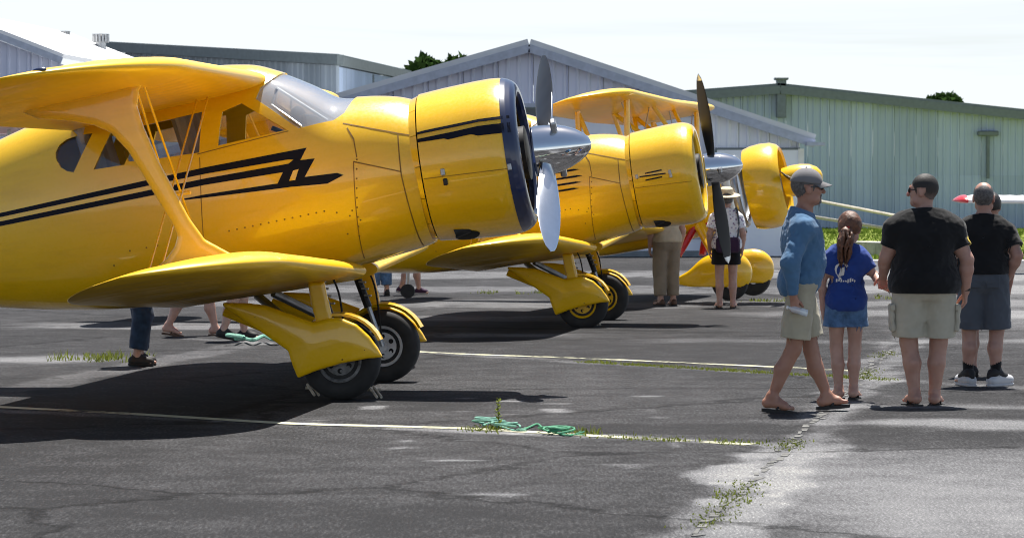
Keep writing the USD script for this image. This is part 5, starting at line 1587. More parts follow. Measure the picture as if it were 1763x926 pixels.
# ------------------------------------------------------------------ two light aircraft, only their ends in the frame
def light_plane(label, loc, yaw, high, body_m, wing_m, tip_m, wz, half=4.8):
    t = thing('light_aircraft', label, 'aircraft', matrix=plane_matrix(loc, yaw, 0.0))
    secs = []
    for x, z, h_, w in ((0.0, 1.15, 0.10, 0.10), (-0.25, 1.15, 0.30, 0.32), (-1.0, 1.15, 0.38, 0.42), (-1.9, 1.35, 0.60, 0.50), (-2.8, 1.40, 0.62, 0.50), (-3.6, 1.30, 0.48, 0.42), (-5.0, 1.25, 0.26, 0.22), (-6.6, 1.25, 0.14, 0.06)):
        a = np.arange(28) * 2 * np.pi / 28
        secs.append(np.stack([np.full(28, x), np.sign(np.cos(a)) * np.abs(np.cos(a))**0.8 * w, z + np.sign(np.sin(a)) * np.abs(np.sin(a))**0.8 * h_], 1))
    part(t, 'fuselage', loft(secs), body_m, 35)
    for sg in (-1, 1):
        part(t, 'wing', wing(-1.7, wz, 1.35, sg * 0.3, sg * half, math.radians(0.5), tip=0.4, a=0.4), wing_m, 35)
        part(t, 'wing_tip', wing(-1.68, wz - 0.0, 1.37, sg * (half - 0.22), sg * (half + 0.02), math.radians(0.5), tip=0.21, a=0.4), tip_m, 35)
        part(t, 'tailplane', wing(-5.8, 1.35, 0.8, sg * 0.03, sg * 1.5, 0, tip=0.3), wing_m, 35)
        part(t, 'cabin_window', bx((1.3, 0.02, 0.36), (-2.4, sg * 0.502, 1.62), 0.005), 'lens_black')
        part(t, 'main_wheel', moved(cyl_y(0.22, 0.15, 20), trimesh.transformations.translation_matrix((-2.3, sg * 1.1, 0.22))), 'tyre_rubber')
        part(t, 'gear_leg', rod((-2.3, sg * 1.05, 0.25), (-2.2, sg * 0.4, 0.95), 0.04), body_m)
        if high:
            part(t, 'wing_strut', rod((-2.2, sg * 0.45, 0.9), (-2.2, sg * 2.6, wz), 0.04), wing_m)
    part(t, 'fin', plate([(-5.4, 1.3), (-6.1, 2.3), (-6.7, 2.35), (-6.8, 1.2)], 0, 0.07, 0.03, 0.03), tip_m)
    part(t, 'nose_wheel', moved(cyl_y(0.18, 0.12, 18), trimesh.transformations.translation_matrix((-0.5, 0, 0.18))), 'tyre_rubber')
    part(t, 'nose_leg', rod((-0.5, 0, 0.2), (-0.5, 0, 0.9), 0.035), 'bare_metal')
    part(t, 'spinner', revolve_x([(-0.02, 0), (-0.02, 0.13), (0.08, 0.12), (0.2, 0.07), (0.26, 0)], 20).apply_transform(trimesh.transformations.translation_matrix((0, 0, 1.15))), tip_m, 40)
    for k in range(2):
        part(t, 'propeller_blade', moved(blade(0.92, 0.08, 0.14, 0.5 + k * math.pi), trimesh.transformations.translation_matrix((0.03, 0, 1.15))), 'blade_black', 50)
    return t


tipw = at(1128, 189.5, 62.0)
light_plane('white light aircraft at the right edge, only a white wing with red tip showing', (tipw[0] + 4.82, tipw[1] - 0.9, 0), math.radians(-90), False, 'white_paint', 'white_paint', 'red_paint', tipw[2] - 0.03)
tl = at(44, 124, 58.0)
light_plane('red and white high wing aircraft seen over the near fuselage at the left edge', (tl[0] + 1.75, tl[1], 0), math.radians(8), True, 'red_paint', 'white_paint', 'red_paint', tl[2] - 0.02)

# ------------------------------------------------------------------ the four people in front on the right
def glasses(t, B, k=1.0):
    P, R = B.HP, B.R
    g = None
    for sg in (-1, 1):
        m = ell((0, 0, 0), (0.029, 0.008, 0.021), 3)
        T = np.eye(4); T[:3, :3] = R; T[:3, 3] = P(sg * 0.033, 0.094, 0.084)
        m.apply_transform(T)
        g = part(t, 'sunglass_lens', m, 'lens_black', 40)
        part(t, 'sunglass_temple', tube([P(sg * 0.062, 0.085, 0.090), P(sg * 0.080, 0.04, 0.088), P(sg * 0.082, -0.01, 0.085)], 0.004, 6), 'lens_black')
    part(t, 'sunglass_bridge', tube([P(-0.012, 0.100, 0.092), P(0, 0.108, 0.094), P(0.012, 0.100, 0.092)], 0.004, 6), 'lens_black')


down = np.array([0, 0, -1.0])
# -- the man in the blue shirt and cap, striding to the right
g1 = ground(938, 387.5)
pm = thing('person', 'man in grey cap, sunglasses and long blue shirt striding right', 'person', (g1[0], g1[1], 0), -math.pi / 2)
B = Body(H=1.76, girth=1.16, belly=0.03, shoulder=0.180, lean=(0, 0.01), neck_shift=(0, 0.035), head=(0.10, 0, 0.0), leg_r=0.88, arm_r=0.95,
         legs=[((-0.09, 0.085, 0.46), (-0.085, 0.20, 0.115), (-0.10, 0.345, 0.075)), ((0.09, -0.06, 0.46), (0.08, -0.215, 0.118), (0.10, -0.06, 0.032))],
         arms=[((-0.25, -0.03, 1.08), (-0.20, 0.02, 0.86), (0, 0.1, -1), (1, 0, 0), (0, 1, 0.2), 0.35), ((0.27, -0.10, 1.09), (0.245, -0.075, 0.845), (0, 0.16, -1), (-1, -0.1, 0), (0, 1, 0.2), 0.75)])
bm = B.skin_mesh()
part(pm, 'body', bm, 'skin_tan', True)
part(pm, 'shirt', B.shirt(0.93, 0.845, grow=0.018, sgrow=0.020, folds=0.016, seed=4, long=True, loose=0.0), 'cloth_blue', True)
part(pm, 'shorts', B.shorts(0.82, grow=0.012, lgrow=0.030, folds=0.010, seed=5), 'cloth_khaki', True)
part(pm, 'hair', B.cropped(bm, seed=2), 'hair_grey', True)
F = B.F.like()
F.ball(B.HP(0, -0.004, 0.115), np.array([0.084, 0.104, 0.096]) * B.hq, 0, 0.004, R=B.R.T)
F.cut(B.R @ np.array([0, -0.10, -1.0]), float(unit(B.R @ np.array([0, -0.10, -1.0])) @ B.HP(0, 0, 0.112)))
m = relax(F.skin(), 2); fix(m)
cap = part(pm, 'cap', m, 'cloth_cap', True)
V, Fc = [], []
for i, q in enumerate(np.linspace(-1, 1, 15)):
    for j, r in enumerate((0.0, 0.33, 0.66, 1.0)):
        a = q * 1.12
        rx, ry = 0.082 * math.sin(a), 0.098 * math.cos(a)
        ext = r * 0.078 * math.cos(a * 0.9)
        V.append(B.HP(rx, ry - 0.006 + ext, 0.128 - 0.028 * r - 0.020 * abs(q)**2))
for i in range(14):
    for j in range(3):
        a = i * 4 + j
        Fc += [(a, a + 4, a + 5), (a, a + 5, a + 1)]
V = np.array(V); nV = len(V)
part(cap, 'brim', trimesh.Trimesh(np.vstack([V, V - [0, 0, 0.005]]), np.vstack([Fc, np.array(Fc)[:, ::-1] + nV]), process=False), 'cloth_cap', True)
part(cap, 'button', ell(B.HP(0, -0.004, 0.217), 0.008, 1), 'cloth_cap')
glasses(pm, B)
F = B.F.like()
for a, b, r in (((-0.030, 0.088, 0.034), (0.030, 0.088, 0.034), 0.010), ((-0.033, 0.080, 0.03), (-0.022, 0.078, -0.006), 0.011), ((0.033, 0.080, 0.03), (0.022, 0.078, -0.006), 0.011), ((-0.018, 0.080, -0.008), (0.018, 0.080, -0.008), 0.018)):
    F.bone(B.HP(*a), B.HP(*b), r, r, 0.008)
F.ripple(0.003, (90, 90, 90), 3)
m = relax(F.skin(), 1); fix(m); part(pm, 'beard', m, 'beard_grey', True)
for L in B.legs:
    sole(pm, 'flip_flop', L[1], L[2], 1.0, 'rubber_black')
hp = np.array([0.245, -0.045, 0.845 - 0.095])
wb = M = np.array([[math.cos(-math.pi / 2), -math.sin(-math.pi / 2), 0], [math.sin(-math.pi / 2), math.cos(-math.pi / 2), 0], [0, 0, 1]]) @ hp + np.array([g1[0], g1[1], 0])
bt = thing('water_bottle', 'clear plastic water bottle held low by the man in blue', 'bottle', wb)
T = rot([0, 1, 0], math.radians(-68)) @ rot([0, 0, 1], 0.3)
part(bt, 'bottle_body', moved(revolve_x([(-0.10, 0.0), (-0.10, 0.030), (-0.09, 0.033), (-0.04, 0.033), (-0.03, 0.030), (0.0, 0.031), (0.04, 0.033), (0.06, 0.028), (0.085, 0.013), (0.10, 0.013), (0.10, 0.0)], 24), np.diag([0.72, 0.85, 0.85, 1.0]) @ rot([0, 1, 0], math.radians(14)) @ rot([0, 0, 1], math.pi)), 'bottle_plastic', 40)
part(bt, 'bottle_cap', moved(revolve_x([(0.10, 0.0), (0.10, 0.016), (0.118, 0.016), (0.118, 0.0)], 18), np.diag([0.72, 0.85, 0.85, 1.0]) @ rot([0, 1, 0], math.radians(14)) @ rot([0, 0, 1], math.pi)), 'white_paint', 40)

# -- the girl with the ponytail
g2 = ground(991, 375.5)
gl = thing('person', 'girl with brown ponytail in royal blue tee and denim shorts, holding a hand', 'person', (g2[0], g2[1], 0), 0.0)
B = Body(H=1.43, h=0.0062, girth=0.94, shoulder=0.150, hips=0.088, female=True, head=(-0.35, 0.10, -0.05), neck_shift=(0.02, 0.0), headsize=1.18, leg_r=1.0, arm_r=0.86,
         legs=[((-0.072, 0.02, 0.40), (-0.055, -0.015, 0.085), (-0.085, 0.125, 0.03)), ((0.072, 0.015, 0.40), (0.058, -0.02, 0.085), (0.095, 0.115, 0.03))],
         arms=[((-0.185, -0.01, 0.92), (-0.178, 0.03, 0.705), (0.05, 0.1, -1), (1, 0, 0), (0, 1, 0), 0.25), ((0.225, -0.03, 0.955), (0.245, -0.185, 0.905), (0.45, -0.75, -0.35), (0.75, 0.4, -0.2), (0.0, 0.2, 1), 0.55)])
part(gl, 'body', B.skin_mesh(), 'skin_fair', True)
ts = B.shirt(0.66, 0.685, grow=0.018, sgrow=0.020, folds=0.011, seed=8, loose=0.0)
sh = part(gl, 'tee_shirt', ts, 'cloth_royal', True)
part(gl, 'denim_shorts', B.shorts(0.50, grow=0.012, lgrow=0.022, folds=0.006, seed=9), 'cloth_denim', True)
part(gl, 'hair', B.hair(0.016, 0.035, 0.03, seed=2), 'hair_brown', True)
# the white print on the back of her tee: a swirl above a line of lettering
ink = []
for k in range(9):
    x0 = -0.088 + k * 0.017
    ink.append([(x0, 0.912 + 0.008 * math.sin(k * 2.1)), (x0 + 0.012, 0.914 + 0.006 * math.sin(k)), (x0 + 0.013, 0.934 + 0.010 * math.sin(k * 1.3)), (x0 + 0.002, 0.932 + 0.008 * math.cos(k))])
for a0_ in np.linspace(0.5, 4.4, 18):
    r0_, r1_ = 0.052, 0.066 + 0.008 * math.sin(a0_ * 3)
    ink.append([(-0.045 + r0_ * math.cos(a0_) * 0.75, 1.0 + r0_ * math.sin(a0_)), (-0.045 + r1_ * math.cos(a0_) * 0.75, 1.0 + r1_ * math.sin(a0_)), (-0.045 + r1_ * math.cos(a0_ + 0.23) * 0.75, 1.0 + r1_ * math.sin(a0_ + 0.23)), (-0.045 + r0_ * math.cos(a0_ + 0.23) * 0.75, 1.0 + r0_ * math.sin(a0_ + 0.23))])
ink.append([(-0.075, 0.955), (-0.03, 0.965), (-0.022, 1.03), (-0.05, 1.02)])
fine = ts.copy()
msk = (fine.triangles_center[:, 1] < -0.02) & (fine.face_normals[:, 1] < -0.2) & (np.abs(fine.triangles_center[:, 2] - 0.98) < 0.12) & (np.abs(fine.triangles_center[:, 0] + 0.03) < 0.12)
fine = fine.submesh([np.nonzero(msk)[0]], append=True, repair=False).subdivide()
pr = surface_patch(fine, lambda c, n: np.any([in_poly(c[:, [0, 2]], p) for p in ink], 0), 0.003)
part(sh, 'back_print', pr, 'cloth_white', True)
pt = B.HP(0, -0.105, 0.085)
part(gl, 'hair_tie', ring_x([(-0.008, 0.020), (-0.008, 0.028), (0.008, 0.028), (0.008, 0.020)], 16).apply_transform(trimesh.transformations.translation_matrix(pt + [0, -0.005, -0.01]) @ rot([0, 1, 0], 1.2)), 'cloth_red')
r = np.random.default_rng(12)
F = Field(pt - [0.12, 0.12, 0.34], pt + [0.12, 0.10, 0.06], 0.0065)
for k in range(26):
    a = r.uniform(0, 2 * np.pi); o = np.array([math.cos(a) * 0.026, math.sin(a) * 0.018, 0]); ln = r.uniform(0.19, 0.29)
    pts = [pt + [0, 0, 0]]
    for q in np.linspace(0.12, 1, 7):
        pts.append(pt + np.array([-0.030 * q, -0.050 * math.sin(min(q * 2, 1) * 1.5) + 0.015 * q, -ln * q]) + o * (0.8 + 1.3 * math.sin(q * 3)) + np.array([math.sin(q * 11 + k) * 0.009, math.cos(q * 9 + k) * 0.007, 0]))
    for a_, b_, q in zip(pts, pts[1:], range(7)):
        F.bone(a_, b_, 0.012 - 0.0008 * q, 0.0115 - 0.0009 * q, 0.005)
m = relax(F.skin(), 1); fix(m); part(gl, 'ponytail', m, 'hair_brown', True)
for L in B.legs:
    sole(gl, 'sandal', L[1], L[2], 0.82, 'rubber_black')

# -- the broad man in black holding her hand
g3 = ground(1083, 381.5)
mb = thing('person', 'broad man in black tee and khaki cargo shorts looking left, holding a hand', 'person', (g3[0], g3[1], 0), 0.0)
dx = (g2[0] + 0.315) - g3[0]
wl = np.array([-0.282, 0.255, 0.965])
B = Body(H=1.74, girth=1.42, belly=0.09, shoulder=0.218, hips=0.115, head=(1.15, 0.0, 0.0), neck_shift=(0.0, 0.03), lean=(0.0, 0.02), leg_r=1.0, arm_r=1.02,
         legs=[((-0.115, 0.03, 0.48), (-0.075, -0.02, 0.10), (-0.115, 0.12, 0.035)), ((0.115, 0.05, 0.48), (0.085, 0.05, 0.092), (0.135, 0.205, 0.03))],
         arms=[((-0.285, 0.045, 1.115), wl, (0.05, 0.42, -1), (0.2, 1.0, 0.3), (-1, 0.2, 0.1), 0.75), ((0.315, -0.03, 1.10), (0.312, 0.03, 0.855), (-0.04, 0.12, -1), (-1, -0.1, 0), (0, 1, 0), 0.40)])
bm = B.skin_mesh()
part(mb, 'body', bm, 'skin_ruddy', True)
ts = B.shirt(0.62, 0.845, grow=0.034, sgrow=0.014, folds=0.010, seed=14, loose=0.036)
sh = part(mb, 'tee_shirt', ts, 'cloth_black', True)
S = B.sh(1); e = np.asarray(B.arms[1][0]); Sl = B.sh(-1)
part(sh, 'sleeve_patch', surface_patch(ts, lambda c, n: (np.linalg.norm((c - (S + (e - S) * 0.40)) * [0.4, 1, 1], axis=1) < 0.055) & (n[:, 0] - n[:, 1] * 0.6 > 0.45)), 'cloth_yellow', True)
el_ = np.asarray(B.arms[0][0])
part(sh, 'sleeve_patch', surface_patch(ts, lambda c, n: (np.linalg.norm((c - (Sl + (el_ - Sl) * 0.46)) * [0.4, 1, 1], axis=1) < 0.034) & (-n[:, 0] - n[:, 1] * 0.6 > 0.45)), 'cloth_yellow', True)
part(sh, 'collar', surface_patch(ts, lambda c, n: (c[:, 2] > B.headc[2] - 0.03) & (np.hypot(c[:, 0] - B.headc[0], c[:, 1] - B.headc[1]) < 0.10) & (n[:, 2] < 0.9), 0.003), 'cloth_white', True)
st = part(mb, 'cargo_shorts', B.shorts(0.90, grow=0.032, lgrow=0.036, waist=0.94, folds=0.012, seed=15, flare=0.022), 'cloth_khaki_green', True)
for sg in (-1, 1):
    hpp = B.hip(sg); kn = np.asarray(B.legs[0 if sg < 0 else 1][0])
    c = hpp + (kn - hpp) * 0.58 + [sg * 0.130, -0.01, 0]
    pk_ = moved(bx((0.035, 0.15, 0.19), (0, 0, 0), 0.012), trimesh.transformations.translation_matrix(c) @ rot([0, 1, 0], sg * 0.06))
    pk_ = pk_.subdivide().subdivide().subdivide(); pk_.vertices += (meshkit.fbm(pk_.vertices * 22, 3, 4)[:, None] - 0.5) * 0.016 * np.sign(pk_.vertices - c)
    part(st, 'cargo_pocket', pk_, 'cloth_khaki_green', 40)
    part(st, 'pocket_flap', moved(bx((0.042, 0.155, 0.05), (0, 0, 0), 0.008), trimesh.transformations.translation_matrix(c + [0, 0, 0.085]) @ rot([0, 1, 0], sg * 0.06)), 'cloth_khaki_green', 40)
part(mb, 'hair', B.cropped(bm, seed=6), 'hair_fade', True)
glasses(mb, B)
part(mb, 'wrist_watch', ring_x([(-0.011, 0.030), (-0.011, 0.036), (0.011, 0.036), (0.011, 0.030)], 20).apply_transform(trimesh.transformations.translation_matrix(np.array([0.318, 0.028, 0.872])) @ rot([0, 1, 0], math.pi / 2)), 'rubber_black')
part(mb, 'bracelet', ring_x([(-0.006, 0.031), (-0.006, 0.037), (0.006, 0.037), (0.006, 0.031)], 20).apply_transform(trimesh.transformations.translation_matrix(wl + [0, -0.003, 0.02]) @ rot([0, 1, 0], math.pi / 2)), 'bare_metal')
for L in B.legs:
    sole(mb, 'slide_sandal', L[1], L[2], 1.05, 'rubber_black', thick=0.026)

# -- the balding man on the right
g4 = ground(1152, 363)
mr = thing('person', 'balding man in black tee, slate shorts and black socks, hand in pocket, at right', 'person', (g4[0], g4[1], 0), -0.10)
B = Body(H=1.69, h=0.007, girth=1.18, belly=0.06, shoulder=0.195, hips=0.10, head=(-0.15, 0, 0.05), leg_r=0.98,
         legs=[((-0.115, 0.03, 0.465), (-0.125, -0.02, 0.095), (-0.20, 0.14, 0.04)), ((0.115, 0.03, 0.465), (0.10, -0.03, 0.095), (0.235, 0.085, 0.04))],
         arms=[((-0.27, -0.03, 1.09), (-0.235, 0.06, 0.87), (0.1, 0.2, -1), (1, 0, 0), (0, 1, 0), 0.4), ((0.275, -0.07, 1.085), (0.205, 0.03, 0.90), (-0.25, 0.15, -1), (-1, 0, 0), (0, 1, 0), 0.3)])
bm = B.skin_mesh()
part(mr, 'body', bm, 'skin_ruddy', True)
part(mr, 'tee_shirt', B.shirt(0.66, 0.93, grow=0.018, sgrow=0.026, folds=0.011, seed=24, loose=0.008), 'cloth_black', True)
st = part(mr, 'shorts', B.shorts(0.97, grow=0.016, lgrow=0.036, folds=0.011, seed=25, flare=0.018), 'cloth_slate', True)
for sg in (-1, 1):
    part(st, 'back_pocket', moved(bx((0.10, 0.012, 0.11), (0, 0, 0), 0.005), trimesh.transformations.translation_matrix((sg * 0.075, -0.148, 0.875)) @ rot([1, 0, 0], 0.12)), 'cloth_slate', 40)
    L = B.legs[0 if sg < 0 else 1]; kn, an = np.asarray(L[0]), np.asarray(L[1])
    part(mr, 'sock', tube([an + (kn - an) * q for q in (-0.05, 0.12, 0.25, 0.30)], [0.047, 0.043, 0.048, 0.048], 16), 'cloth_black', 40)
    s_ = shoe(mr, L[1], L[2], 1.08, 'sneaker_white', 'sneaker_white')
    fw = unit([L[2][0] - an[0], L[2][1] - an[1], 0])
    part(s_, 'dark_upper', tube(spline([an - fw * 0.088 + [0, 0, -0.03], an - fw * 0.02 + [0, 0, 0.012], an + fw * 0.07 + [0, 0, -0.018], an + fw * 0.13 + [0, 0, -0.035]], 10), [0.012, 0.03, 0.045, 0.05, 0.05, 0.05, 0.048, 0.045, 0.04, 0.03], 12), 'rubber_black', 40)
part(mr, 'hair', B.cropped(bm, True, 9), 'hair_grey', True)

# ------------------------------------------------------------------ people further back
def simple_person(label, foot, H, rotz, top_m, bottom_m, hem, skin='skin_fair', hair='hair_dark', legs=None, shirt_hem=0.90, girth=1.05, shoes=('rubber_black', 'rubber_black'), sandals=False, sleeve=0.6, h=0.013, hat=None, female=False, arms=None, belly=0.02, long=False, headshift=(0, 0)):
    t = thing('person', label, 'person', (foot[0], foot[1], 0), rotz)
    k = H / 1.75
    legs = legs or [((-0.10 * k, 0.03, 0.48 * k), (-0.10 * k, -0.02, 0.09 * k), (-0.125 * k, 0.15 * k, 0.035)), ((0.10 * k, 0.02, 0.48 * k), (0.10 * k, -0.02, 0.09 * k), (0.13 * k, 0.15 * k, 0.035))]
    arms = arms or [((-0.25 * k, -0.02, 1.10 * k), (-0.24 * k, 0.06, 0.86 * k), (0, 0.1, -1), (1, 0, 0), (0, 1, 0), 0.4), ((0.25 * k, -0.02, 1.10 * k), (0.24 * k, 0.06, 0.86 * k), (0, 0.1, -1), (-1, 0, 0), (0, 1, 0), 0.4)]
    B = Body(H=H, h=h, girth=girth, belly=belly, shoulder=0.17 if female else 0.19, legs=legs, arms=arms, female=female, neck_shift=headshift)
    part(t, 'body', B.skin_mesh(), skin, True)
    part(t, 'shirt', B.shirt(sleeve, shirt_hem * k, grow=0.022, folds=0.012, loose=0.01, long=long), top_m, True)
    part(t, 'trousers' if hem > 1.2 else 'shorts', B.shorts(hem, grow=0.020, lgrow=0.034, folds=0.010, flare=0.01), bottom_m, True)
    part(t, 'hair', B.hair(0.015, 0.03 if female else 0.06, 0.03), hair, True)
    for L in legs:
        if sandals:
            sole(t, 'sandal', L[1], L[2], k, shoes[0])
        else:
            shoe(t, L[1], L[2], k, shoes[0], shoes[1], h=0.010)
    if hat:
        p = B.HP(0, -0.005, 0.125)
        hm = part(t, 'sun_hat', moved(revolve_x([(0.0, 0.195), (0.006, 0.20), (0.012, 0.19), (0.022, 0.105), (0.10, 0.092), (0.118, 0.07), (0.122, 0.0), (0.112, 0.0), (0.09, 0.085), (0.012, 0.098), (0.0, 0.19)][:7], 36), trimesh.transformations.translation_matrix(p) @ rot([1, 0, 0], 0.18) @ rot([0, 1, 0], -math.pi / 2)), hat, 40)
        part(hm, 'hat_band', moved(ring_x([(0.024, 0.107), (0.05, 0.104), (0.05, 0.09), (0.024, 0.09)], 36), trimesh.transformations.translation_matrix(p) @ rot([1, 0, 0], 0.18) @ rot([0, 1, 0], -math.pi / 2)), 'cloth_beige', 40)
    return t, B


stride = lambda a, b, k=1.0: [((-0.09, 0.05 + a * 0.5, 0.47 * k), (-0.09, a, 0.10 + (0.03 if a < -0.1 else 0)), (-0.09, a + 0.15, 0.035)), ((0.09, 0.05 + b * 0.5, 0.47 * k), (0.09, b, 0.10 + (0.03 if b < -0.1 else 0)), (0.09, b + 0.15, 0.035))]
lady, B = simple_person('woman in pale sun hat and floral top standing by the second propeller', ground(851, 289.5), 1.68, 0.0, 'cloth_floral', 'cloth_black', 0.60, h=0.010, hat='straw', female=True, sandals=True, shirt_hem=0.88, sleeve=0.65, girth=1.08, hair='hair_grey')
part(lady, 'shoulder_bag', bx((0.34, 0.12, 0.22), (0.01, -0.17, 0.90), 0.03), 'cloth_purple', 40)
part(lady, 'bag_strap', tube(spline([(0.15, -0.12, 0.98), (0.17, -0.15, 1.2), (0.14, -0.08, 1.42), (0.12, 0.05, 1.38)], 10), 0.014, 6), 'cloth_slate')
simple_person('man in beige shirt and khaki trousers standing behind the second cowl', ground(781, 287.5), 1.74, 0.35, 'cloth_beige', 'cloth_trouser', 1.86, girth=1.2, belly=0.05, shirt_hem=0.93, shoes=('leather_brown', 'rubber_black'))
simple_person('person in dark jeans and black shoes behind the near lower wing', ground(160, 344.5), 1.70, -1.2, 'cloth_grey', 'cloth_jeans', 1.84, legs=stride(0.05, -0.02))
simple_person('person with bare legs and brown sandals walking behind the near lower wing', ground(226, 316), 1.72, -math.pi / 2, 'cloth_white', 'cloth_grey', 0.95, legs=stride(0.24, -0.27), sandals=True, shoes=('leather_brown', 0))
simple_person('person with bare legs and dark sneakers left of the near landing gear', ground(275, 320.5), 1.70, -1.3, 'cloth_red', 'cloth_grey', 0.9, legs=stride(0.12, -0.14))
simple_person('person in blue jeans far behind the near oleo strut', ground(446, 278), 1.72, 0.3, 'cloth_white', 'cloth_denim', 1.8)
simple_person('person with bare legs and purple shoes far behind the near wheel', ground(481, 277.5), 1.66, -1.3, 'cloth_red', 'cloth_slate', 0.85, legs=stride(0.16, -0.18), shoes=('cloth_purple', 'sneaker_white'))
simple_person('person almost hidden behind the balding man, only a cheek and ear showing', ground(1154.5, 354), 1.60, 0.0, 'cloth_black', 'cloth_slate', 0.9, skin='skin_ruddy', headshift=(0.042, 0.0), legs=[((-0.105, 0.03, 0.44), (-0.115, -0.02, 0.085), (-0.13, 0.14, 0.035)), ((0.10, 0.03, 0.44), (0.10, -0.02, 0.085), (0.11, 0.14, 0.035))], girth=0.85)

# ------------------------------------------------------------------ weeds, tie-down ropes, chocks, rail
mat('weed_leaf', {'o': ('geometry', {}), 'r': ('rgb_ramp', {'ramp': [(0, (0.16, 0.19, 0.035)), (0.6, (0.30, 0.32, 0.06)), (1, (0.44, 0.40, 0.16))]}), 'd': ('diffuse_bsdf', {}), 't': ('translucent_bsdf', {}), 'm': ('mix_closure', {'fac': 0.4})},
    [('o.random_per_island', 'r.fac'), ('r.color', 'd.color'), ('r.color', 't.color'), ('d.BSDF', 'm.closure1'), ('t.BSDF', 'm.closure2')], 'm.closure')


def tufts(P, H, rnd, per=16, w=0.006, spread=0.05):
    V = []
    for (x, y), h in zip(P, H):
        for _ in range(per):
            a = rnd.uniform(0, 2 * np.pi); b = rnd.uniform(0.3, 1.0) * h
            o = np.array([x + rnd.normal(0, spread), y + rnd.normal(0, spread * 1.6), 0])
            s = np.array([math.cos(a), math.sin(a), 0]) * w * rnd.uniform(0.6, 1.5)
            l = np.array([rnd.normal(0, 0.4) * b, rnd.normal(0, 0.4) * b, b])
            V += [o - s, o + s, o + l * 0.6 + s * 0.6, o - s, o + l * 0.6 + s * 0.6, o + l * 0.6 - s * 0.6, o + l * 0.6 - s * 0.6, o + l * 0.6 + s * 0.6, o + l]
    return trimesh.Trimesh(np.array(V), np.arange(len(V)).reshape(-1, 3), process=False)


rnd = np.random.default_rng(77)


def along(S, t0, t1, n, jit, thr=0.5):
    o, d, L = S
    t = rnd.uniform(t0, t1, n)
    keep = meshkit.noise(np.c_[t * 0.9, np.zeros(n), np.full(n, float(jit * 10))], 5) > thr
    t = t[keep]
    return o + d * t[:, None] + np.array([-d[1], d[0]]) * rnd.normal(0, jit, len(t))[:, None]


def proj(p, S):
    return float((np.asarray(p)[:2] - S[0]) @ S[1])


P = along(SEAM, proj(ground(830, 498), SEAM), proj(ground(1052, 322), SEAM), 330, 0.03, 0.56)
top('seam_weeds', tufts(P, rnd.uniform(0.008, 0.026, len(P)), rnd, 9, 0.005), 'weed_leaf', 'yellow green weeds growing out of the long cracked seam by the walkers', 'weeds', kind='stuff', smooth=False)
P = along(LINE_B, proj(ground(690, 340), LINE_B), proj(ground(1190, 366), LINE_B), 300, 0.03, 0.55)
top('joint_weeds', tufts(P, rnd.uniform(0.008, 0.034, len(P)), rnd, 10, 0.005), 'weed_leaf', 'thin line of weeds in the joint between the second plane and the walkers', 'weeds', kind='stuff', smooth=False)
P = along(LINE_A, proj(ground(420, 401), LINE_A), proj(ground(895, 419), LINE_A), 90, 0.03, 0.6)
top('joint_weeds', tufts(P, rnd.uniform(0.010, 0.04, len(P)), rnd, 9, 0.005), 'weed_leaf', 'sparse low weeds along the pale joint nearest the camera', 'weeds', kind='stuff', smooth=False)
c = ground(118, 338)[:2]
P = c + rnd.normal(0, 1, (34, 2)) * [0.26, 0.35]
top('weed_patch', tufts(P, rnd.uniform(0.04, 0.12, len(P)), rnd, 10, 0.005), 'weed_leaf', 'patch of weeds left of the jeans behind the near wing', 'weeds', kind='stuff', smooth=False)
c = ground(905, 275)[:2]
P = np.vstack([ground(u, v)[:2] + rnd.normal(0, 1, (10, 2)) * [0.3, 0.3] for u, v in ((880, 283), (1040, 281), (600, 276), (1070, 279))])
top('weed_patch', tufts(P, rnd.uniform(0.03, 0.10, len(P)), rnd, 9, 0.008), 'weed_leaf', 'scattered far weeds on the apron before the grass', 'weeds', kind='stuff', smooth=False)

# the cracked sealing strip in the long seam: broken slabs of old filler
plain('filler', (0.15, 0.148, 0.14), rough=0.95, vary=0.3, scale=8, bump=0.5, bscale=50)
o_, d_, L_ = SEAM
nd = np.array([-d_[1], d_[0]])
t_ = proj(ground(815, 505), SEAM)
seam = thing('seam_filler', 'broken strip of old pale filler along the long cracked seam', 'joint filler')
while t_ < proj(ground(1045, 330), SEAM):
    ln = rnd.uniform(0.05, 0.26)
    w0, w1 = rnd.uniform(0.008, 0.028, 2); off = rnd.normal(0, 0.022)
    p = o_ + d_ * t_ + nd * off; q = o_ + d_ * (t_ + ln * 0.93) + nd * (off + rnd.normal(0, 0.012))
    outl = np.array([p - nd * w0, p + nd * w0, (p + q) / 2 + nd * (w0 + w1) / 2 * rnd.uniform(0.8, 1.2), q + nd * w1, q - nd * w1, (p + q) / 2 - nd * (w0 + w1) / 2 * rnd.uniform(0.8, 1.2)])
    m = trimesh.creation.extrude_polygon(Polygon(outl).buffer(0), rnd.uniform(0.003, 0.006), engine='earcut')
    part(seam, 'filler_piece', m, 'filler', False)
    t_ += ln * rnd.uniform(1.0, 1.8)

# green tie-down ropes: loose loops lying on the joint
plain('rope_green', (0.05, 0.27, 0.14), rough=0.7, vary=0.2, scale=30, bump=0.5, bscale=160)
plain('rope_teal', (0.17, 0.40, 0.30), rough=0.7, vary=0.2, scale=30, bump=0.5, bscale=160)


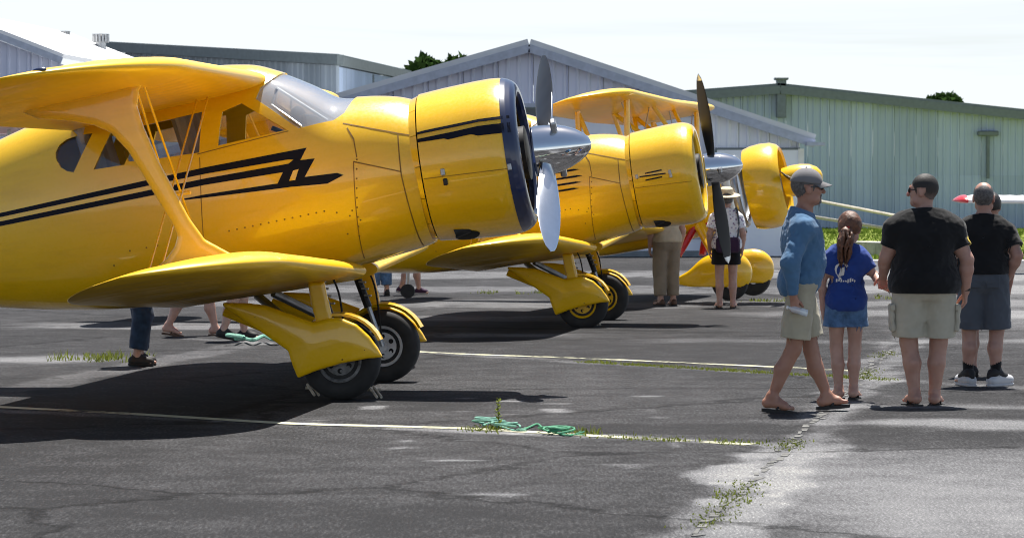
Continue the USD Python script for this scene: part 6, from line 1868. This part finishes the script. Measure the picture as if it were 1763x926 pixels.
def rope(label, uv, m, lift=0.02, r=0.011, seed=1, loops=3, fray=True):
    q = np.random.default_rng(seed)
    base = ground(*uv[0]); t = thing('tie_down_rope', label, 'rope', (base[0], base[1], 0))
    pts = [ground(u, v) - [base[0], base[1], 0] + [0, 0, lift * q.uniform(0.5, 1.6)] for u, v in uv]
    part(t, 'strand', tube(spline(pts, 16 * len(pts)), r, 7), m, 40)
    for k in range(loops):
        c = pts[q.integers(0, len(pts))]
        a0 = q.uniform(0, 6.3); rr = q.uniform(0.03, 0.07)
        loop = [c + [rr * 1.5 * math.cos(a0 + a), rr * 1.6 * math.sin(a0 + a), 0.008 + 0.03 * max(0, math.sin(a * 0.5))] for a in np.linspace(0, 5.6, 9)]
        part(t, 'loop', tube(spline(loop, 50), r, 7), m, 40)
    if fray:
        e = pts[-1]
        part(t, 'frayed_end', cat_meshes([rod(e, e + [q.uniform(0.02, 0.10), q.uniform(-0.05, 0.05), q.uniform(-0.005, 0.03)], 0.003, 4) for _ in range(9)]), m, False)
    return t


rope('green rope lying in loops on the near pale joint, right of the weed stalk', [(612, 406), (620, 403), (630, 401), (637, 405), (646, 407), (655, 409), (664, 411), (672, 410)], 'rope_green', 0.010, 0.0075, 3, 6)
rope('pale teal rope lying flat at the foot of the weed stalk', [(566, 402), (575, 400), (584, 402), (593, 404), (603, 406)], 'rope_teal', 0.010, 0.0075, 5, 5)
rope('teal rope heap by the sneakers behind the near wheel fairing', [(276, 325), (286, 322), (297, 325), (309, 322), (320, 325), (329, 324)], 'rope_teal', 0.05, 0.020, 9, 5)

# the tall weed stalk
b = ground(584, 404)
st = thing('weed_stalk', 'single tall green weed stalk standing on the near pale joint', 'weed', (b[0], b[1], 0))
part(st, 'stem', tube(spline([(0, 0, 0), (0.004, 0, 0.08), (-0.004, 0.004, 0.15), (0.008, 0, 0.215)], 14), np.linspace(0.0045, 0.002, 14), 6), 'weed_leaf', 40)
for k in range(26):
    z = 0.02 + 0.19 * k / 26; a = k * 2.4; L = 0.035 * (1 - 0.4 * k / 26)
    o = np.array([0.004 * math.sin(z * 40), 0, z]); e = o + np.array([math.cos(a), math.sin(a), 0.7]) * L
    s = np.array([-math.sin(a), math.cos(a), 0]) * 0.012
    part(st, 'leaf', trimesh.Trimesh([o, (o + e) / 2 + s, e, (o + e) / 2 - s], [(0, 1, 2), (0, 2, 3)], process=False), 'weed_leaf', False)
P = b[:2] + rnd.normal(0, 1, (16, 2)) * [0.08, 0.10] + [-0.03, 0]
top('weed_patch', tufts(P, rnd.uniform(0.02, 0.05, len(P)), rnd, 9, 0.005), 'weed_leaf', 'small clump of weeds at the foot of the tall stalk', 'weeds', kind='stuff', smooth=False)
P = ground(683, 409)[:2] + rnd.normal(0, 1, (10, 2)) * [0.04, 0.06]
top('weed_patch', tufts(P, rnd.uniform(0.02, 0.07, len(P)), rnd, 9, 0.005), 'weed_leaf', 'little weed clump just right of the green rope', 'weeds', kind='stuff', smooth=False)

# wheel chocks: two pale rods on a cord
plain('wood_pale', (0.55, 0.50, 0.40), rough=0.7, vary=0.2)
for (u, v, lab) in ((438, 374, 'pair of pale rods lying against the near wheel of the first plane'), (365, 372, 'pair of pale rods in the shade left of the near wheel'), (697, 306, 'pair of pale rods lying by the wheel of the second plane')):
    p = ground(u, v)
    k = 1.0 if v > 350 else 1.1
    t = thing('wheel_chock', lab, 'wheel chock', (p[0], p[1], 0))
    for q in range(2):
        part(t, 'rod', rod((-0.045 + 0.035 * q, 0.18, 0.075), (0.03 + 0.035 * q, -0.12, 0.012), 0.011 * k, 8), 'wood_pale')
    part(t, 'cross_bar', rod((-0.06, 0.17, 0.05), (0.05, 0.17, 0.05), 0.011, 8), 'wood_pale')

# pale two-rail pipe barrier before the far green hangar
r0, r1 = at(950, 187.5, 118.0), at(1062, 205, 100.0)
rl = thing('pipe_rail', 'pale two-rail pipe barrier between the blue shirted man and the broad man', 'barrier')
q0, q1 = at(950, 203.5, 118.0), at(1062, 218, 100.0)
part(rl, 'rail', rod(r0, r1, 0.055, 8), 'wood_pale'); part(rl, 'rail', rod(q0, q1, 0.055, 8), 'wood_pale')
for f in (0.0, 1.0):
    a = r0 + (r1 - r0) * f
    part(rl, 'post', rod((a[0], a[1], 0.1), (a[0], a[1], a[2] + 0.05), 0.07, 8), 'wood_pale')

# worn painted lines along the joints
mat('line_paint', {'g': ('geometry', {}), 'n': ('noise_texture', {'scale': 9.0, 'detail': 6, 'roughness': 0.75}), 'n2': ('noise_texture', {'scale': 0.9, 'detail': 2}), 'ad': ('math', {'math_type': 'multiply_add', 'value2': 0.9}),
                   'r': ('rgb_ramp', {'ramp': [(0.80, (0, 0, 0)), (0.98, (1, 1, 1))]}), 'd': ('diffuse_bsdf', {'color': (0.46, 0.45, 0.33)}), 't': ('transparent_bsdf', {}), 'm': ('mix_closure', {})},
    [('g.position', 'n.vector'), ('g.position', 'n2.vector'), ('n2.fac', 'ad.value1'), ('n.fac', 'ad.value3'), ('ad.value', 'r.fac'), ('r.color', 'm.fac'), ('t.BSDF', 'm.closure1'), ('d.BSDF', 'm.closure2')], 'm.closure')


def painted(uv, w):
    C = np.array([ground(u, v)[:2] for u, v in uv])
    C = spline(np.c_[C, np.zeros(len(C))], 60)[:, :2]
    d = np.gradient(C, axis=0); d /= np.linalg.norm(d, axis=1, keepdims=True); nn_ = np.c_[-d[:, 1], d[:, 0]] * w / 2
    V = np.vstack([np.c_[C + nn_, np.full(60, 0.004)], np.c_[C - nn_, np.full(60, 0.004)]])
    F = []
    for k in range(59):
        F += [(k, 60 + k, 61 + k), (k, 61 + k, k + 1)]
    m = top('painted_line', trimesh.Trimesh(V, F, process=False), 'line_paint', kind='structure', smooth=True)


painted([(-30, 382), (150, 389.5), (330, 398.3), (450, 401.2), (560, 404.0), (700, 410.5), (880, 418.5)], 0.15)
painted([(350, 322), (500, 331.5), (690, 337.5), (870, 344), (1000, 349)], 0.15)
